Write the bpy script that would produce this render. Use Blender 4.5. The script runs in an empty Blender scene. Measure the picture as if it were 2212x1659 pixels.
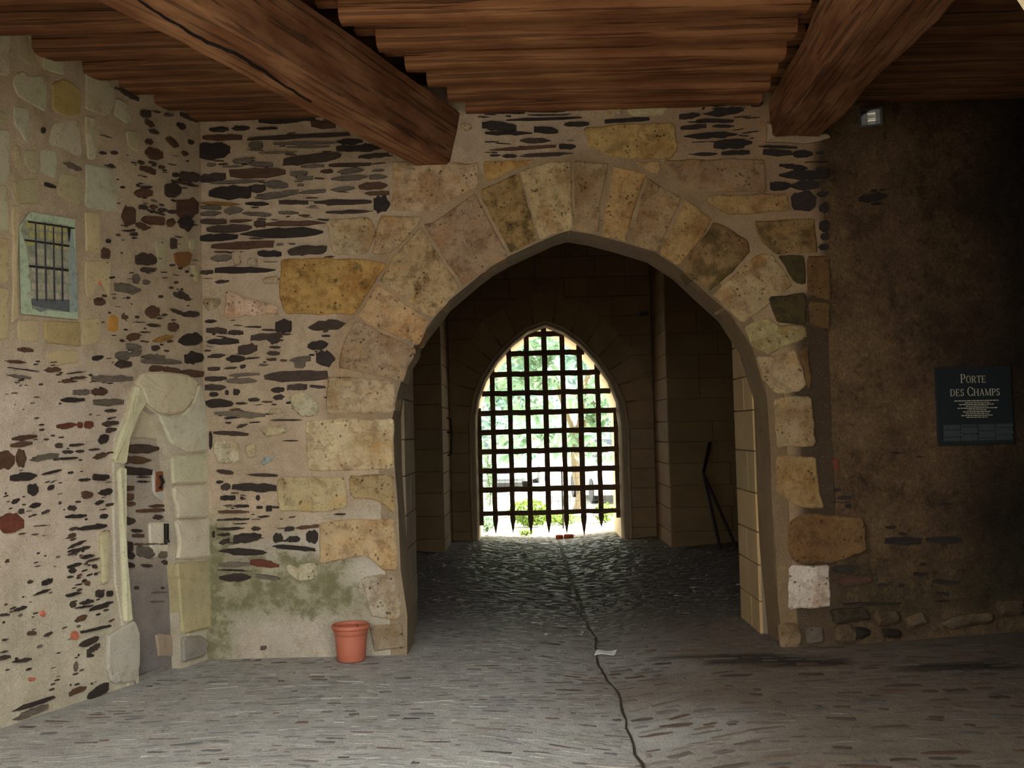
import bpy, math, random
from mathutils import Vector as V, Matrix, noise
from mathutils.geometry import tessellate_polygon
random.seed(11)
SC = bpy.context.scene
COL = SC.collection
# ------------------------------------------------------------------ camera, world, exposure
FPX, CX, CY = 2300.0, 1106.0, 829.5
YAW, PITCH, ROLL = math.atan(24 / FPX), math.atan(100.5 / FPX), 0.025
EYE = V((0, 0, 1.65))
fwd = V((-math.sin(YAW) * math.cos(PITCH), math.cos(YAW) * math.cos(PITCH), math.sin(PITCH)))
r0 = fwd.cross(V((0, 0, 1))).normalized()
u0 = r0.cross(fwd)
cright = r0 * math.cos(ROLL) - u0 * math.sin(ROLL)
cup = r0 * math.sin(ROLL) + u0 * math.cos(ROLL)
cd = bpy.data.cameras.new('camera')
cam = bpy.data.objects.new('camera', cd)
COL.objects.link(cam)
cd.sensor_fit = 'HORIZONTAL'
cd.sensor_width = 36
cd.lens = FPX / 2212 * 36
cd.clip_end = 500
m = Matrix((cright, cup, -fwd)).transposed().to_4x4()
m.translation = EYE
cam.matrix_world = m
SC.camera = cam
w = bpy.data.worlds.new('overcast_sky')
SC.world = w
w.use_nodes = True
bg = w.node_tree.nodes['Background']
bg.inputs[0].default_value = (0.97, 1.0, 1.0, 1)
bg.inputs[1].default_value = 1.0
sd = bpy.data.lights.new('sun', 'SUN')
sd.energy = 8.0
sd.angle = math.radians(8)
sd.color = (1.0, .96, .88)
sun = bpy.data.objects.new('sun', sd)
COL.objects.link(sun)
sun.rotation_euler = V((-.75, -.22, -.8)).to_track_quat('-Z', 'Y').to_euler()
SC.view_settings.view_transform = 'Standard'
SC.view_settings.look = 'None'
SC.view_settings.gamma = 1
SC.view_settings.use_curve_mapping = False
SC.view_settings.exposure = 2.25
SC.cycles.max_bounces = 10
SC.cycles.diffuse_bounces = 6
SC.cycles.sample_clamp_indirect = 6


def ray(px, py):
    return fwd * FPX + cright * (px - CX) + cup * (CY - py)


class Plane:
    """an upright or level surface of the place; at(px, py) gives the point of it seen at that pixel"""
    def __init__(s, p, n):
        s.p, s.n = V(p), V(n).normalized()

    def at(s, px, py):
        d = ray(px, py)
        return EYE + d * ((s.p - EYE).dot(s.n) / d.dot(s.n))

    def off(s, d):
        return Plane(s.p + s.n * d, s.n)


def lin(c):
    c = c / 255
    return c / 12.92 if c <= 0.04045 else ((c + 0.055) / 1.055) ** 2.4


def S(r, g, b, a=0.0):
    return (lin(r), lin(g), lin(b), a)


def vary(c, amt=0.12):
    k = 1 + random.uniform(-amt, amt)
    return (c[0] * k * random.uniform(.96, 1.04), c[1] * k, c[2] * k * random.uniform(.95, 1.05), c[3] if len(c) > 3 else 0)


# ------------------------------------------------------------------ materials
def node_mat(name):
    mt = bpy.data.materials.new(name)
    mt.use_nodes = True
    nt = mt.node_tree
    return mt, nt, nt.nodes['Principled BSDF']


def nn(nt, typ, **kw):
    n = nt.nodes.new(typ)
    for k, v in kw.items():
        setattr(n, k, v)
    return n


def noise_tex(nt, vec, scale, detail=4, rough=.55):
    n = nn(nt, 'ShaderNodeTexNoise')
    n.inputs['Scale'].default_value = scale
    n.inputs['Detail'].default_value = detail
    n.inputs['Roughness'].default_value = rough
    nt.links.new(vec, n.inputs['Vector'])
    return n.outputs['Fac']


def remap(nt, val, a, b, c, d):
    n = nn(nt, 'ShaderNodeMapRange')
    n.inputs[1].default_value, n.inputs[2].default_value = a, b
    n.inputs[3].default_value, n.inputs[4].default_value = c, d
    nt.links.new(val, n.inputs[0])
    return n.outputs[0]


def math2(nt, op, a, b):
    n = nn(nt, 'ShaderNodeMath', operation=op)
    for i, x in enumerate((a, b)):
        if isinstance(x, (int, float)):
            n.inputs[i].default_value = x
        else:
            nt.links.new(x, n.inputs[i])
    return n.outputs[0]


def mixc(nt, fac, a, b, mode='MIX'):
    n = nn(nt, 'ShaderNodeMix', data_type='RGBA', blend_type=mode)
    for s, x in ((0, fac), (6, a), (7, b)):
        if isinstance(x, (int, float)):
            n.inputs[s].default_value = x
        elif isinstance(x, tuple):
            n.inputs[s].default_value = (*x[:3], 1)
        else:
            nt.links.new(x, n.inputs[s])
    return n.outputs[2]


def coords(nt, scale=None):
    tc = nn(nt, 'ShaderNodeTexCoord')
    if scale is None:
        return tc.outputs['Object']
    mp = nn(nt, 'ShaderNodeMapping')
    mp.inputs['Scale'].default_value = scale
    nt.links.new(tc.outputs['Object'], mp.inputs[0])
    return mp.outputs[0]


def masonry(name, rough=.9, lo=.78, hi=1.2, big=4.0, fine=70.0, flo=.8, fhi=1.15, moss=S(62, 56, 28), pits=.0, pitscale=40, bump=.25,
            flecks=None, spec=.3, stretch=None, rvar=0, mottle=None):
    mt, nt, bs = node_mat(name)
    v = coords(nt, stretch)
    at = nn(nt, 'ShaderNodeVertexColor', layer_name='Col')
    n1 = noise_tex(nt, v, big, 8, .62)
    n2 = noise_tex(nt, v, fine, 4, .6)
    k = math2(nt, 'MULTIPLY', remap(nt, n1, .3, .7, lo, hi), remap(nt, n2, .3, .7, flo, fhi))
    comb = nn(nt, 'ShaderNodeCombineColor')
    for i in range(3):
        nt.links.new(k, comb.inputs[i])
    c = mixc(nt, 1.0, at.outputs['Color'], comb.outputs[0], 'MULTIPLY')
    if mottle:
        for sc_, lo_, hi_, amt, mc in mottle:
            nm = noise_tex(nt, v, sc_, 9, .68)
            c = mixc(nt, math2(nt, 'MULTIPLY', remap(nt, nm, lo_, hi_, 0, 1), amt), c, mixc(nt, 1.0, c, mc, 'MULTIPLY'))
    n3 = noise_tex(nt, v, 7.0, 10, .7)
    th = math2(nt, 'SUBTRACT', .71, math2(nt, 'MULTIPLY', at.outputs['Alpha'], .3))
    mk = nn(nt, 'ShaderNodeClamp')
    nt.links.new(math2(nt, 'MULTIPLY', math2(nt, 'SUBTRACT', n3, th), 9.0), mk.inputs[0])
    c = mixc(nt, math2(nt, 'MULTIPLY', mk.outputs[0], .85), c, moss)
    h = math2(nt, 'ADD', n2, math2(nt, 'MULTIPLY', n1, .6))
    if pits:
        vo = nn(nt, 'ShaderNodeTexVoronoi')
        vo.inputs['Scale'].default_value = pitscale
        nt.links.new(v, vo.inputs['Vector'])
        n4 = noise_tex(nt, v, 9.0, 3)
        pm = math2(nt, 'MULTIPLY', remap(nt, vo.outputs['Distance'], .12, .3, 1, 0), remap(nt, n4, .48, .6, 0, 1))
        c = mixc(nt, math2(nt, 'MULTIPLY', pm, pits), c, S(55, 42, 26))
        h = math2(nt, 'SUBTRACT', h, pm)
    if flecks:
        vo = nn(nt, 'ShaderNodeTexVoronoi')
        vo.inputs['Scale'].default_value = flecks[0]
        nt.links.new(v, vo.inputs['Vector'])
        n4 = noise_tex(nt, v, 14.0, 4)
        pm = math2(nt, 'MULTIPLY', remap(nt, vo.outputs['Distance'], .1, .25, 1, 0), remap(nt, n4, .45, .6, 0, 1))
        c = mixc(nt, pm, c, flecks[1])
        vo2 = nn(nt, 'ShaderNodeTexVoronoi')
        vo2.inputs['Scale'].default_value = flecks[0] * 1.3
        nt.links.new(v, vo2.inputs['Vector'])
        n5 = noise_tex(nt, v, 11.0, 3)
        pm2 = math2(nt, 'MULTIPLY', remap(nt, vo2.outputs['Distance'], .08, .2, .8, 0), remap(nt, n5, .52, .62, 0, 1))
        c = mixc(nt, pm2, c, flecks[2])
    nt.links.new(c, bs.inputs['Base Color'])
    if rvar:
        nt.links.new(remap(nt, n1, .35, .65, rough - rvar, rough + rvar), bs.inputs['Roughness'])
    else:
        bs.inputs['Roughness'].default_value = rough
    bs.inputs['Specular IOR Level'].default_value = spec
    bp = nn(nt, 'ShaderNodeBump')
    bp.inputs['Strength'].default_value = bump
    bp.inputs['Distance'].default_value = .02
    nt.links.new(h, bp.inputs['Height'])
    nt.links.new(bp.outputs[0], bs.inputs['Normal'])
    return mt


def wood(name, dark, mid, light, rough=.75, sx=.8, syz=16, crack=.5, spec=.3):
    mt, nt, bs = node_mat(name)
    v = coords(nt, (sx, syz, syz))
    v2 = coords(nt, (.9, 3, 3))
    n1 = noise_tex(nt, v, 1.5, 8, .6)
    n2 = noise_tex(nt, v2, 1.6, 5, .6)
    n3 = noise_tex(nt, coords(nt, (.6, 30, 30)), 1.3, 4, .5)
    at = nn(nt, 'ShaderNodeVertexColor', layer_name='Col')
    c = mixc(nt, remap(nt, n1, .3, .7, 0, 1), dark, mid)
    c = mixc(nt, remap(nt, n2, .42, .68, 0, .8), c, light)
    ck = remap(nt, n3, .57, .64, 0, 1)
    c = mixc(nt, math2(nt, 'MULTIPLY', ck, crack), c, S(28, 15, 8))
    c = mixc(nt, 1.0, c, at.outputs['Color'], 'MULTIPLY')
    nt.links.new(c, bs.inputs['Base Color'])
    bs.inputs['Roughness'].default_value = rough
    bs.inputs['Specular IOR Level'].default_value = spec
    bp = nn(nt, 'ShaderNodeBump')
    bp.inputs['Strength'].default_value = .7
    bp.inputs['Distance'].default_value = .015
    nt.links.new(math2(nt, 'SUBTRACT', n1, ck), bp.inputs['Height'])
    nt.links.new(bp.outputs[0], bs.inputs['Normal'])
    return mt


def plain(name, col, rough=.6, metal=0, spec=.5, nz=.12, scale=20, bump=0):
    mt, nt, bs = node_mat(name)
    v = coords(nt)
    n1 = noise_tex(nt, v, scale, 5)
    c = mixc(nt, remap(nt, n1, .3, .7, 0, 1), tuple(x * (1 - nz) for x in col[:3]), tuple(x * (1 + nz) for x in col[:3]))
    nt.links.new(c, bs.inputs['Base Color'])
    bs.inputs['Roughness'].default_value = rough
    bs.inputs['Metallic'].default_value = metal
    bs.inputs['Specular IOR Level'].default_value = spec
    if bump:
        bp = nn(nt, 'ShaderNodeBump')
        bp.inputs['Strength'].default_value = bump
        bp.inputs['Distance'].default_value = .01
        nt.links.new(n1, bp.inputs['Height'])
        nt.links.new(bp.outputs[0], bs.inputs['Normal'])
    return mt


M_MORTAR = masonry('lime_mortar', lo=.84, hi=1.14, fine=110, flo=.78, fhi=1.2, bump=.4, flecks=(75, S(84, 72, 62), S(226, 214, 200)), moss=S(112, 108, 74),
                   mottle=[(2.2, .46, .62, .5, (.78, .74, .7)), (9, .52, .62, .5, (.8, .76, .7)), (4.1, .55, .65, .4, (1.12, 1.08, 1.02))])
M_LIME = masonry('limestone', lo=.8, hi=1.16, big=6, fine=90, flo=.86, fhi=1.14, pits=.8, pitscale=26, bump=.7, moss=S(84, 68, 32),
                 mottle=[(3.1, .48, .62, .8, (.66, .53, .41)), (11, .52, .6, .6, (.55, .5, .44)), (5.3, .54, .66, .7, (1.05, .88, .62)), (27, .56, .64, .6, (.5, .45, .4))])
M_PALE = masonry('pale_limestone', lo=.9, hi=1.08, big=5, fine=90, flo=.93, fhi=1.07, pits=.35, bump=.3, moss=S(120, 100, 60),
                 mottle=[(4, .5, .62, .5, (.82, .78, .72)), (16, .55, .63, .4, (.75, .7, .62))])
M_SLATE = masonry('slate', rough=.75, lo=.7, hi=1.25, big=9, fine=50, flo=.7, fhi=1.3, bump=.5, moss=S(60, 58, 36), stretch=(1, 1, 3), spec=.35)
M_PLASTER = masonry('dark_plaster', lo=.7, hi=1.45, big=1.7, mottle=[(6, .49, .62, .6, (.55, .52, .47)), (14, .52, .6, .6, (1.6, 1.52, 1.4)), (2.7, .5, .62, .55, (.58, .54, .48)), (9, .57, .65, .7, (.42, .4, .36))], fine=45, flo=.72, fhi=1.3, bump=.4, flecks=(40, S(30, 22, 13), S(128, 104, 72)), moss=S(30, 28, 14))
M_ASHLAR = masonry('ashlar', lo=.85, hi=1.12, big=3, fine=80, flo=.9, fhi=1.1, bump=.2)
M_JOINT = masonry('paving_joint', rough=.9, spec=.15, lo=.82, hi=1.15, big=3, fine=90, flo=.75, fhi=1.2, bump=.5, flecks=(60, S(62, 60, 58), S(205, 200, 190)), mottle=[(8, .5, .62, .6, (.72, .71, .7)), (22, .53, .62, .5, (.7, .69, .68))])
M_COBBLE = masonry('cobble', rough=.72, lo=.8, hi=1.15, big=7, fine=60, flo=.8, fhi=1.2, bump=.4, spec=.2, stretch=(1, 2.2, 2), rvar=.12)
M_COBBLE_WORN = masonry('worn_cobble', rough=.19, lo=.75, hi=1.2, big=7, fine=40, flo=.85, fhi=1.15, bump=.2, spec=1.0, stretch=(1, 2.2, 2), rvar=.1)
M_WOOD = wood('old_oak', S(88, 50, 28), S(126, 80, 48), S(160, 116, 80))
M_JOIST = wood('joist_oak', S(106, 62, 36), S(142, 90, 54), S(170, 120, 78), syz=14)
M_GATE = wood('gate_oak', S(70, 50, 32), S(98, 72, 46), S(120, 90, 60), syz=30, crack=.3)
M_BOARD = wood('ceiling_board', S(60, 36, 20), S(90, 58, 34), S(110, 76, 48))
M_IRON = plain('dark_iron', S(38, 30, 26), .6, .4, nz=.3, scale=60, bump=.2)
M_RUST = plain('rust', S(130, 72, 36), .85, 0, nz=.35, scale=60, bump=.3)
M_BLACK = plain('black_enamel', S(20, 20, 20), .5)
M_GLASS_DARK = plain('car_glass', S(40, 48, 52), .1)
M_SIGN = plain('sign_slate_blue', S(40, 46, 47), .5, nz=.05)
M_PRINT = plain('sign_cream_print', S(206, 196, 166), .6, nz=.03)
M_PRINT2 = plain('sign_grey_print', S(92, 98, 98), .6, nz=.03)
M_POT = plain('terracotta', S(184, 104, 78), .55, nz=.08, scale=9, bump=.05)
M_SOIL = plain('dry_soil', S(170, 150, 110), .95, nz=.3, scale=90, bump=.5)


# ------------------------------------------------------------------ object helpers
def setp(o, label=None, cat=None, group=None, kind=None):
    if label: o['label'] = label
    if cat: o['category'] = cat
    if group: o['group'] = group
    if kind: o['kind'] = kind
    return o


def empty(name, loc=(0, 0, 0), **kw):
    o = bpy.data.objects.new(name, None)
    COL.objects.link(o)
    o.location = loc
    o.empty_display_size = .1
    return setp(o, **kw)


def mesh(name, vs, fs, mat, parent=None, col=(1, 1, 1, 0), cols=None, smooth=False, frame=None, **kw):
    me = bpy.data.meshes.new(name)
    if frame is not None:
        inv = frame.inverted()
        vs = [inv @ V(v) for v in vs]
    me.from_pydata([tuple(v) for v in vs], [], fs)
    ca = me.color_attributes.new('Col', 'FLOAT_COLOR', 'POINT')
    if cols is None:
        c = tuple(col) + (0,) * (4 - len(col))
        flat = list(c) * len(vs)
    else:
        flat = [x for c in cols for x in (tuple(c) + (0,) * (4 - len(c)))]
    ca.data.foreach_set('color', flat)
    if smooth:
        me.polygons.foreach_set('use_smooth', [True] * len(me.polygons))
    me.materials.append(mat)
    o = bpy.data.objects.new(name, me)
    COL.objects.link(o)
    if frame is not None:
        o.matrix_world = frame
    if parent is not None:
        o.parent = parent
        pm = parent.matrix_basis
        o.matrix_parent_inverse = pm.inverted()
    return setp(o, **kw)


class MB:
    """collects shapes into one mesh"""
    def __init__(s):
        s.v, s.f, s.c = [], [], []

    def add(s, vs, fs, col=(1, 1, 1, 0)):
        b = len(s.v)
        s.v += [V(v) for v in vs]
        s.f += [tuple(i + b for i in f) for f in fs]
        s.c += [tuple(col) + (0,) * (4 - len(col))] * len(vs)

    def box(s, lo, hi, col=(1, 1, 1, 0)):
        (x0, y0, z0), (x1, y1, z1) = lo, hi
        s.add([(x0, y0, z0), (x1, y0, z0), (x1, y1, z0), (x0, y1, z0), (x0, y0, z1), (x1, y0, z1), (x1, y1, z1), (x0, y1, z1)],
              [(3, 2, 1, 0), (4, 5, 6, 7), (0, 1, 5, 4), (1, 2, 6, 5), (2, 3, 7, 6), (3, 0, 4, 7)], col)

    def tube(s, pts, rad, n=8, col=(1, 1, 1, 0)):
        pts = [V(p) for p in pts]
        rads = rad if isinstance(rad, (list, tuple)) else [rad] * len(pts)
        rings = []
        for i, p in enumerate(pts):
            t = (pts[min(i + 1, len(pts) - 1)] - pts[max(i - 1, 0)]).normalized()
            a = t.cross(V((0, 0, 1)))
            if a.length < .1: a = t.cross(V((0, 1, 0)))
            a.normalize()
            b = t.cross(a)
            rings.append([p + (a * math.cos(k * 2 * math.pi / n) + b * math.sin(k * 2 * math.pi / n)) * rads[i] for k in range(n)])
        s.loft(rings, col)

    def loft(s, rings, col=(1, 1, 1, 0), caps=True):
        n = len(rings[0])
        vs = [p for r in rings for p in r]
        fs = []
        for i in range(len(rings) - 1):
            for k in range(n):
                a, b = i * n + k, i * n + (k + 1) % n
                fs.append((a, b, b + n, a + n))
        if caps:
            fs.append(tuple(range(n - 1, -1, -1)))
            fs.append(tuple((len(rings) - 1) * n + k for k in range(n)))
        s.add(vs, fs, col)

    def lathe(s, prof, n=40, at=(0, 0, 0), col=(1, 1, 1, 0), closed=False):
        at = V(at)
        rings = [[at + V((r * math.cos(k * 2 * math.pi / n), r * math.sin(k * 2 * math.pi / n), z)) for k in range(n)] for r, z in prof]
        s.loft(rings, col, caps=not closed)

    def build(s, name, mat, parent=None, **kw):
        return mesh(name, s.v, s.f, mat, parent, cols=s.c, **kw)


def orient(P, n):
    a = V((0, 0, 0))
    for i in range(len(P)):
        a += P[i].cross(P[(i + 1) % len(P)])
    return P if a.dot(n) > 0 else P[::-1]


def roughen(poly, step, amp):
    """break the straight edges of a pixel outline into worn, slightly wavy ones"""
    out = []
    for i, (x, y) in enumerate(poly):
        x2, y2 = poly[(i + 1) % len(poly)]
        d = math.hypot(x2 - x, y2 - y)
        k = max(1, min(8, int(d / step)))
        for j in range(k):
            t = j / k
            out.append((x + (x2 - x) * t + random.uniform(-amp, amp), y + (y2 - y) * t + random.uniform(-amp, amp)))
    return out


def stone_geo(P, n, proud=.02, back=.03, bev=.012, two=True, dome=0.0, tilt=0.0, jit=.25):
    P = orient(P, n)
    N = len(P)
    c = sum(P, V((0, 0, 0))) / N
    ins = []
    ta = random.uniform(-tilt, tilt)
    tb = random.uniform(-tilt, tilt)
    for i in range(N):
        t = (P[(i + 1) % N] - P[i - 1]).normalized()
        inw = n.cross(t)
        q = P[i] + inw * bev
        k = random.uniform(-jit, jit) * bev
        if tilt: k += (P[i] - c).x * ta + (P[i] - c).y * tb
        ins.append(q + n * (proud + k))
    if two:
        vs = [p - n * back for p in P] + [p + n * (proud - bev * .8) for p in P] + ins
    else:
        vs = [p - n * back for p in P] + ins
    R = 3 if two else 2
    fs = []
    for r in range(R - 1):
        for i in range(N):
            a, b = r * N + i, r * N + (i + 1) % N
            fs.append((a, b, b + N, a + N))
    vs.append(c + n * (proud + dome))
    k = len(vs) - 1
    for i in range(N):
        fs.append(((R - 1) * N + i, (R - 1) * N + (i + 1) % N, k))
    return vs, fs


def block(parent, plane, poly, col, mat, name='stone', proud=.018, back=.04, bev=.01, step=17, amp=2.0, two=True, dome=.004, **kw):
    rp = []
    for i, (x, y) in enumerate(poly):
        for (qx, qy) in (poly[i - 1], poly[(i + 1) % len(poly)]):
            d = math.hypot(qx - x, qy - y) or 1
            t = min(.3, 5.5 * random.uniform(.5, 1.5) / d)
            rp.append((x + (qx - x) * t, y + (qy - y) * t))
    px = roughen(rp, step, amp)
    P = [plane.at(x, y) for x, y in px]
    vs, fs = stone_geo(P, plane.n, proud + random.uniform(-.004, .004), back, bev, two, dome)
    return mesh(name, vs, fs, mat, parent, col=vary(col, .05), **kw)


SL = {'k': S(52, 42, 36), 'd': S(70, 56, 46), 'b': S(88, 62, 44), 'g': S(106, 94, 80), 'r': S(110, 58, 40), 'o': S(146, 104, 50), 'R': S(190, 110, 84)}


def slate_poly(x0, x1, y0, y1, h, grow_=3):
    """outline of one split slate: two ragged long edges that close towards the ends"""
    n = 7
    h = h * 1.16 + grow_
    top, bot = [], []
    tl, tr = random.uniform(.1, .8), random.uniform(.1, .8)
    w = x1 - x0
    for i in range(n + 1):
        t = i / n
        k = 1.0
        if t < .25: k = tl + (1 - tl) * t / .25
        if t > .75: k = tr + (1 - tr) * (1 - t) / .25
        yc = y0 + (y1 - y0) * t
        x = x0 + w * t + (random.uniform(-.35, .35) * w / n if 0 < i < n else 0)
        top.append((x, yc - h / 2 * k * random.uniform(.76, 1.1)))
        bot.append((x + random.uniform(-.2, .2) * w / n, yc + h / 2 * k * random.uniform(.76, 1.1)))
    return top + bot[::-1]


def slates(parent, plane, ox, oy, s, text, name='slate', proud=.013):
    for ln in text.strip().split('\n'):
        a = ln.split()
        x0, x1, y0, y1, h = (float(q) for q in a[:5])
        c = vary(SL[a[5] if len(a) > 5 else 'd'], .16)
        poly = [(ox + x / s, oy + y / s) for x, y in slate_poly(x0, x1, y0, y1, h)]
        P = [plane.at(x, y) for x, y in poly]
        vs, fs = stone_geo(P, plane.n, proud + random.uniform(-.003, .008), .03, .004, False, .002)
        mesh(name, vs, fs, M_SLATE, parent, col=c)


def chips(parent, plane, regions, name='slate_chips'):
    """slate crumbs in the mortar, too small to tell apart singly"""
    mb = MB()
    for (xa, ya, xb, yb, cnt, wmin, wmax, hmin, hmax, tilt) in regions:
        for _ in range(cnt):
            x, y = random.uniform(xa, xb), random.uniform(ya, yb)
            wd, hh = random.uniform(wmin, wmax), random.uniform(hmin, hmax)
            dy = wd * random.uniform(tilt - .12, tilt + .12)
            poly = slate_poly(x, x + wd, y, y + dy, hh, 0)
            P = [plane.at(a, b) for a, b in poly]
            vs, fs = stone_geo(P, plane.n, .009, .02, .002, False, .001)
            mb.add(vs, fs, vary(SL[random.choice('kkddgb')], .2))
    return mb.build(name, M_SLATE, parent, kind='stuff')


def ribbon(mb, loops, col=(1, 1, 1, 0), closed=False):
    n = len(loops[0])
    vs = [p for l in loops for p in l]
    fs = []
    for i in range(len(loops) - 1):
        for k in range(n if closed else n - 1):
            a, b = i * n + k, i * n + (k + 1) % n
            fs.append((a, b, b + n, a + n))
    mb.add(vs, fs, col)


def nz(p, s=1.0, o=0.0):
    return noise.noise(V(p) * s + V((o, o * .7, -o)))


def grid_wall(name, P0, ux, uz, W, H, res, n, skip, colf, mat, amp=.006, **kw):
    nx, nzv = int(W / res) + 1, int(H / res) + 1
    vs, cs, fs = [], [], []
    for j in range(nzv + 1):
        for i in range(nx + 1):
            p = P0 + ux * (W * i / nx) + uz * (H * j / nzv)
            vs.append(p + n * (amp * (nz(p, 2.2) + .5 * nz(p, 6, 3))))
            cs.append(colf(p))
    for j in range(nzv):
        for i in range(nx):
            c = P0 + ux * (W * (i + .5) / nx) + uz * (H * (j + .5) / nzv)
            if skip and skip(c): continue
            a = j * (nx + 1) + i
            q = (a, a + 1, a + nx + 2, a + nx + 1)
            nn_ = (vs[q[1]] - vs[q[0]]).cross(vs[q[3]] - vs[q[0]])
            fs.append(q if nn_.dot(n) > 0 else q[::-1])
    return mesh(name, vs, fs, mat, cols=cs, smooth=True, **kw)


def in_poly(x, y, poly):
    r = False
    for i in range(len(poly)):
        x1, y1 = poly[i]
        x2, y2 = poly[i - 1]
        if (y1 > y) != (y2 > y) and x < (x2 - x1) * (y - y1) / (y2 - y1) + x1:
            r = not r
    return r


def mixt(a, b, t):
    t = max(0, min(1, t))
    return tuple(a[i] + (b[i] - a[i]) * t for i in range(4))


def sstep(a, b, x):
    t = max(0, min(1, (x - a) / (b - a)))
    return t * t * (3 - 2 * t)


# ------------------------------------------------------------------ the surfaces of the place
PF = Plane((0, 0, 0), (0, 0, 1))
PB = Plane((0, 8, 0), (0, -1, 0))
A, B = PB.at(447, 1400), PF.at(2, 1573)
A.z = 0
ldir = (B - A).normalized()
PL = Plane(A, V((-ldir.y, ldir.x, 0)) if -ldir.y > 0 else V((ldir.y, -ldir.x, 0)))
C0 = PB.at(1792, 800)
C0.z = 0
rdir = V((math.cos(math.radians(13)), math.sin(math.radians(13)), 0))
PR = Plane(C0, V((rdir.y, -rdir.x, 0)))
XL = A.x + ldir.x / ldir.y * (8 - A.y)    # corner of left and back wall
GUT = .5


def zfloor(x, y):
    d = abs(x - GUT)
    k = sstep(9, 13, y)
    z = k * (-.10 + .07 * min(d, 2.6)) + (1 - k) * (-.025 * (1 - sstep(0, .7, d)))
    if y > 17: z = z * (1 - sstep(17, 18.5, y)) - .03 * sstep(17, 18.5, y)
    return z
# ------------------------------------------------------------------ ground and paved floor
UP = V((0, 0, 1))

M_GROUND = masonry('court_gravel', lo=.9, hi=1.1, bump=.2)
mb = MB()
mb.box((-60, -40, -.3), (60, 1.0, -.035), S(92, 88, 82))
mb.box((-60, 18.6, -.3), (60, 90, -.035), S(196, 192, 182))
mb.box((-60, 1.0, -.3), (60, 18.6, -.16), S(120, 116, 110))
mb.build('ground', M_GROUND, kind='structure')

DP = [PF.at(x, y) for x, y in ((1660, 1428), (1560, 1418), (1760, 1432), (2080, 1440))]


def damp(x, y):
    """a damp stain on the paving by the right foot of the arch"""
    k = 0
    for p, a, b in zip(DP, (.5, .45, .35, .5), (.16, .07, .12, .14)):
        d = ((x - p.x) / a) ** 2 + ((y - p.y) / b) ** 2
        k = max(k, 1 - sstep(.4, 1.2, d + .5 * nz((x, y, 1), 5)))
    return k


vs, fs, cs = [], [], []
xs = [-6 + .11 * i for i in range(110)]
ys = [.9 + .11 * i for i in range(162)]
for y in ys:
    for x in xs:
        vs.append(V((x, y, zfloor(x, y) + .0012 * nz((x, y, 0), 2.5))))
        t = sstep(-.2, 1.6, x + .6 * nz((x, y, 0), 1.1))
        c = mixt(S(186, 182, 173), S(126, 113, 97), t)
        c = mixt(c, S(96, 86, 74), sstep(2.2, 4.2, x))  # shade of the right side put into the floor colour
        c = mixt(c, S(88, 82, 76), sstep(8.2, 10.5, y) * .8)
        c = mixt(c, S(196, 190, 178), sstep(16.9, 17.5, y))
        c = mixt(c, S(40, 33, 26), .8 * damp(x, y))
        cs.append(c)
nx = len(xs)
for j in range(len(ys) - 1):
    for i in range(nx - 1):
        a = j * nx + i
        fs.append((a, a + 1, a + nx + 1, a + nx))
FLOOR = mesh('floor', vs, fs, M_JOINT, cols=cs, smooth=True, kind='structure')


def floor_stone(x, y, l, wd, ang):
    n = 5
    P = []
    k0, k1 = random.uniform(.35, .9), random.uniform(.35, .9)
    for sgn in (1, -1):
        for i in range(n):
            t = i / (n - 1)
            u = (t - .5) * l * sgn
            kk = 1
            if i == 0: kk = k0 if sgn > 0 else k1
            if i == n - 1: kk = k1 if sgn > 0 else k0
            P.append((u + random.uniform(-.04, .04) * l, -sgn * wd / 2 * kk * random.uniform(.75, 1.1)))
    ca, sa = math.cos(ang), math.sin(ang)
    return [V((x + u * ca - v * sa, y + u * sa + v * ca, 0)) for u, v in P]


def floor_col(x, y):
    t = sstep(-.4, 1.6, x + .8 * nz((x, y, 3), .9))
    dusty = random.choice([S(158, 154, 148), S(150, 146, 140), S(142, 138, 132), S(166, 162, 154), S(134, 128, 120), S(128, 126, 124), S(116, 112, 108), S(150, 142, 132)])
    brown = random.choice([S(106, 96, 84), S(98, 86, 74), S(114, 104, 92), S(86, 74, 62), S(94, 88, 82), S(78, 66, 54), S(108, 94, 80)])
    base = mixt(dusty, brown, t)
    if random.random() < .05 + .05 * t: base = mixt(base, random.choice([S(104, 74, 58), S(92, 70, 56), S(112, 88, 66)]), .75)
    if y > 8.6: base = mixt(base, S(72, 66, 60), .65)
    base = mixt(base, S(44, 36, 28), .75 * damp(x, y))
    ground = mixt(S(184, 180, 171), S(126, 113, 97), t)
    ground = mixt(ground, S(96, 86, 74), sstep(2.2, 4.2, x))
    base = mixt(base, S(74, 64, 54), sstep(2.2, 4.2, x) * .7)  # same painted shade on the stones at the right
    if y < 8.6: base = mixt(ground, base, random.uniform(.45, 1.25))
    if y < 8.6 and random.random() < .1 * (1 - 2 * t): base = mixt(base, S(192, 187, 176), .45)
    if y < 8.6 and random.random() < .05 + .1 * t: base = mixt(base, random.choice([S(84, 66, 52), S(92, 70, 56), S(72, 62, 54), S(104, 76, 60)]), .8)
    return vary(base, .05)


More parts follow.
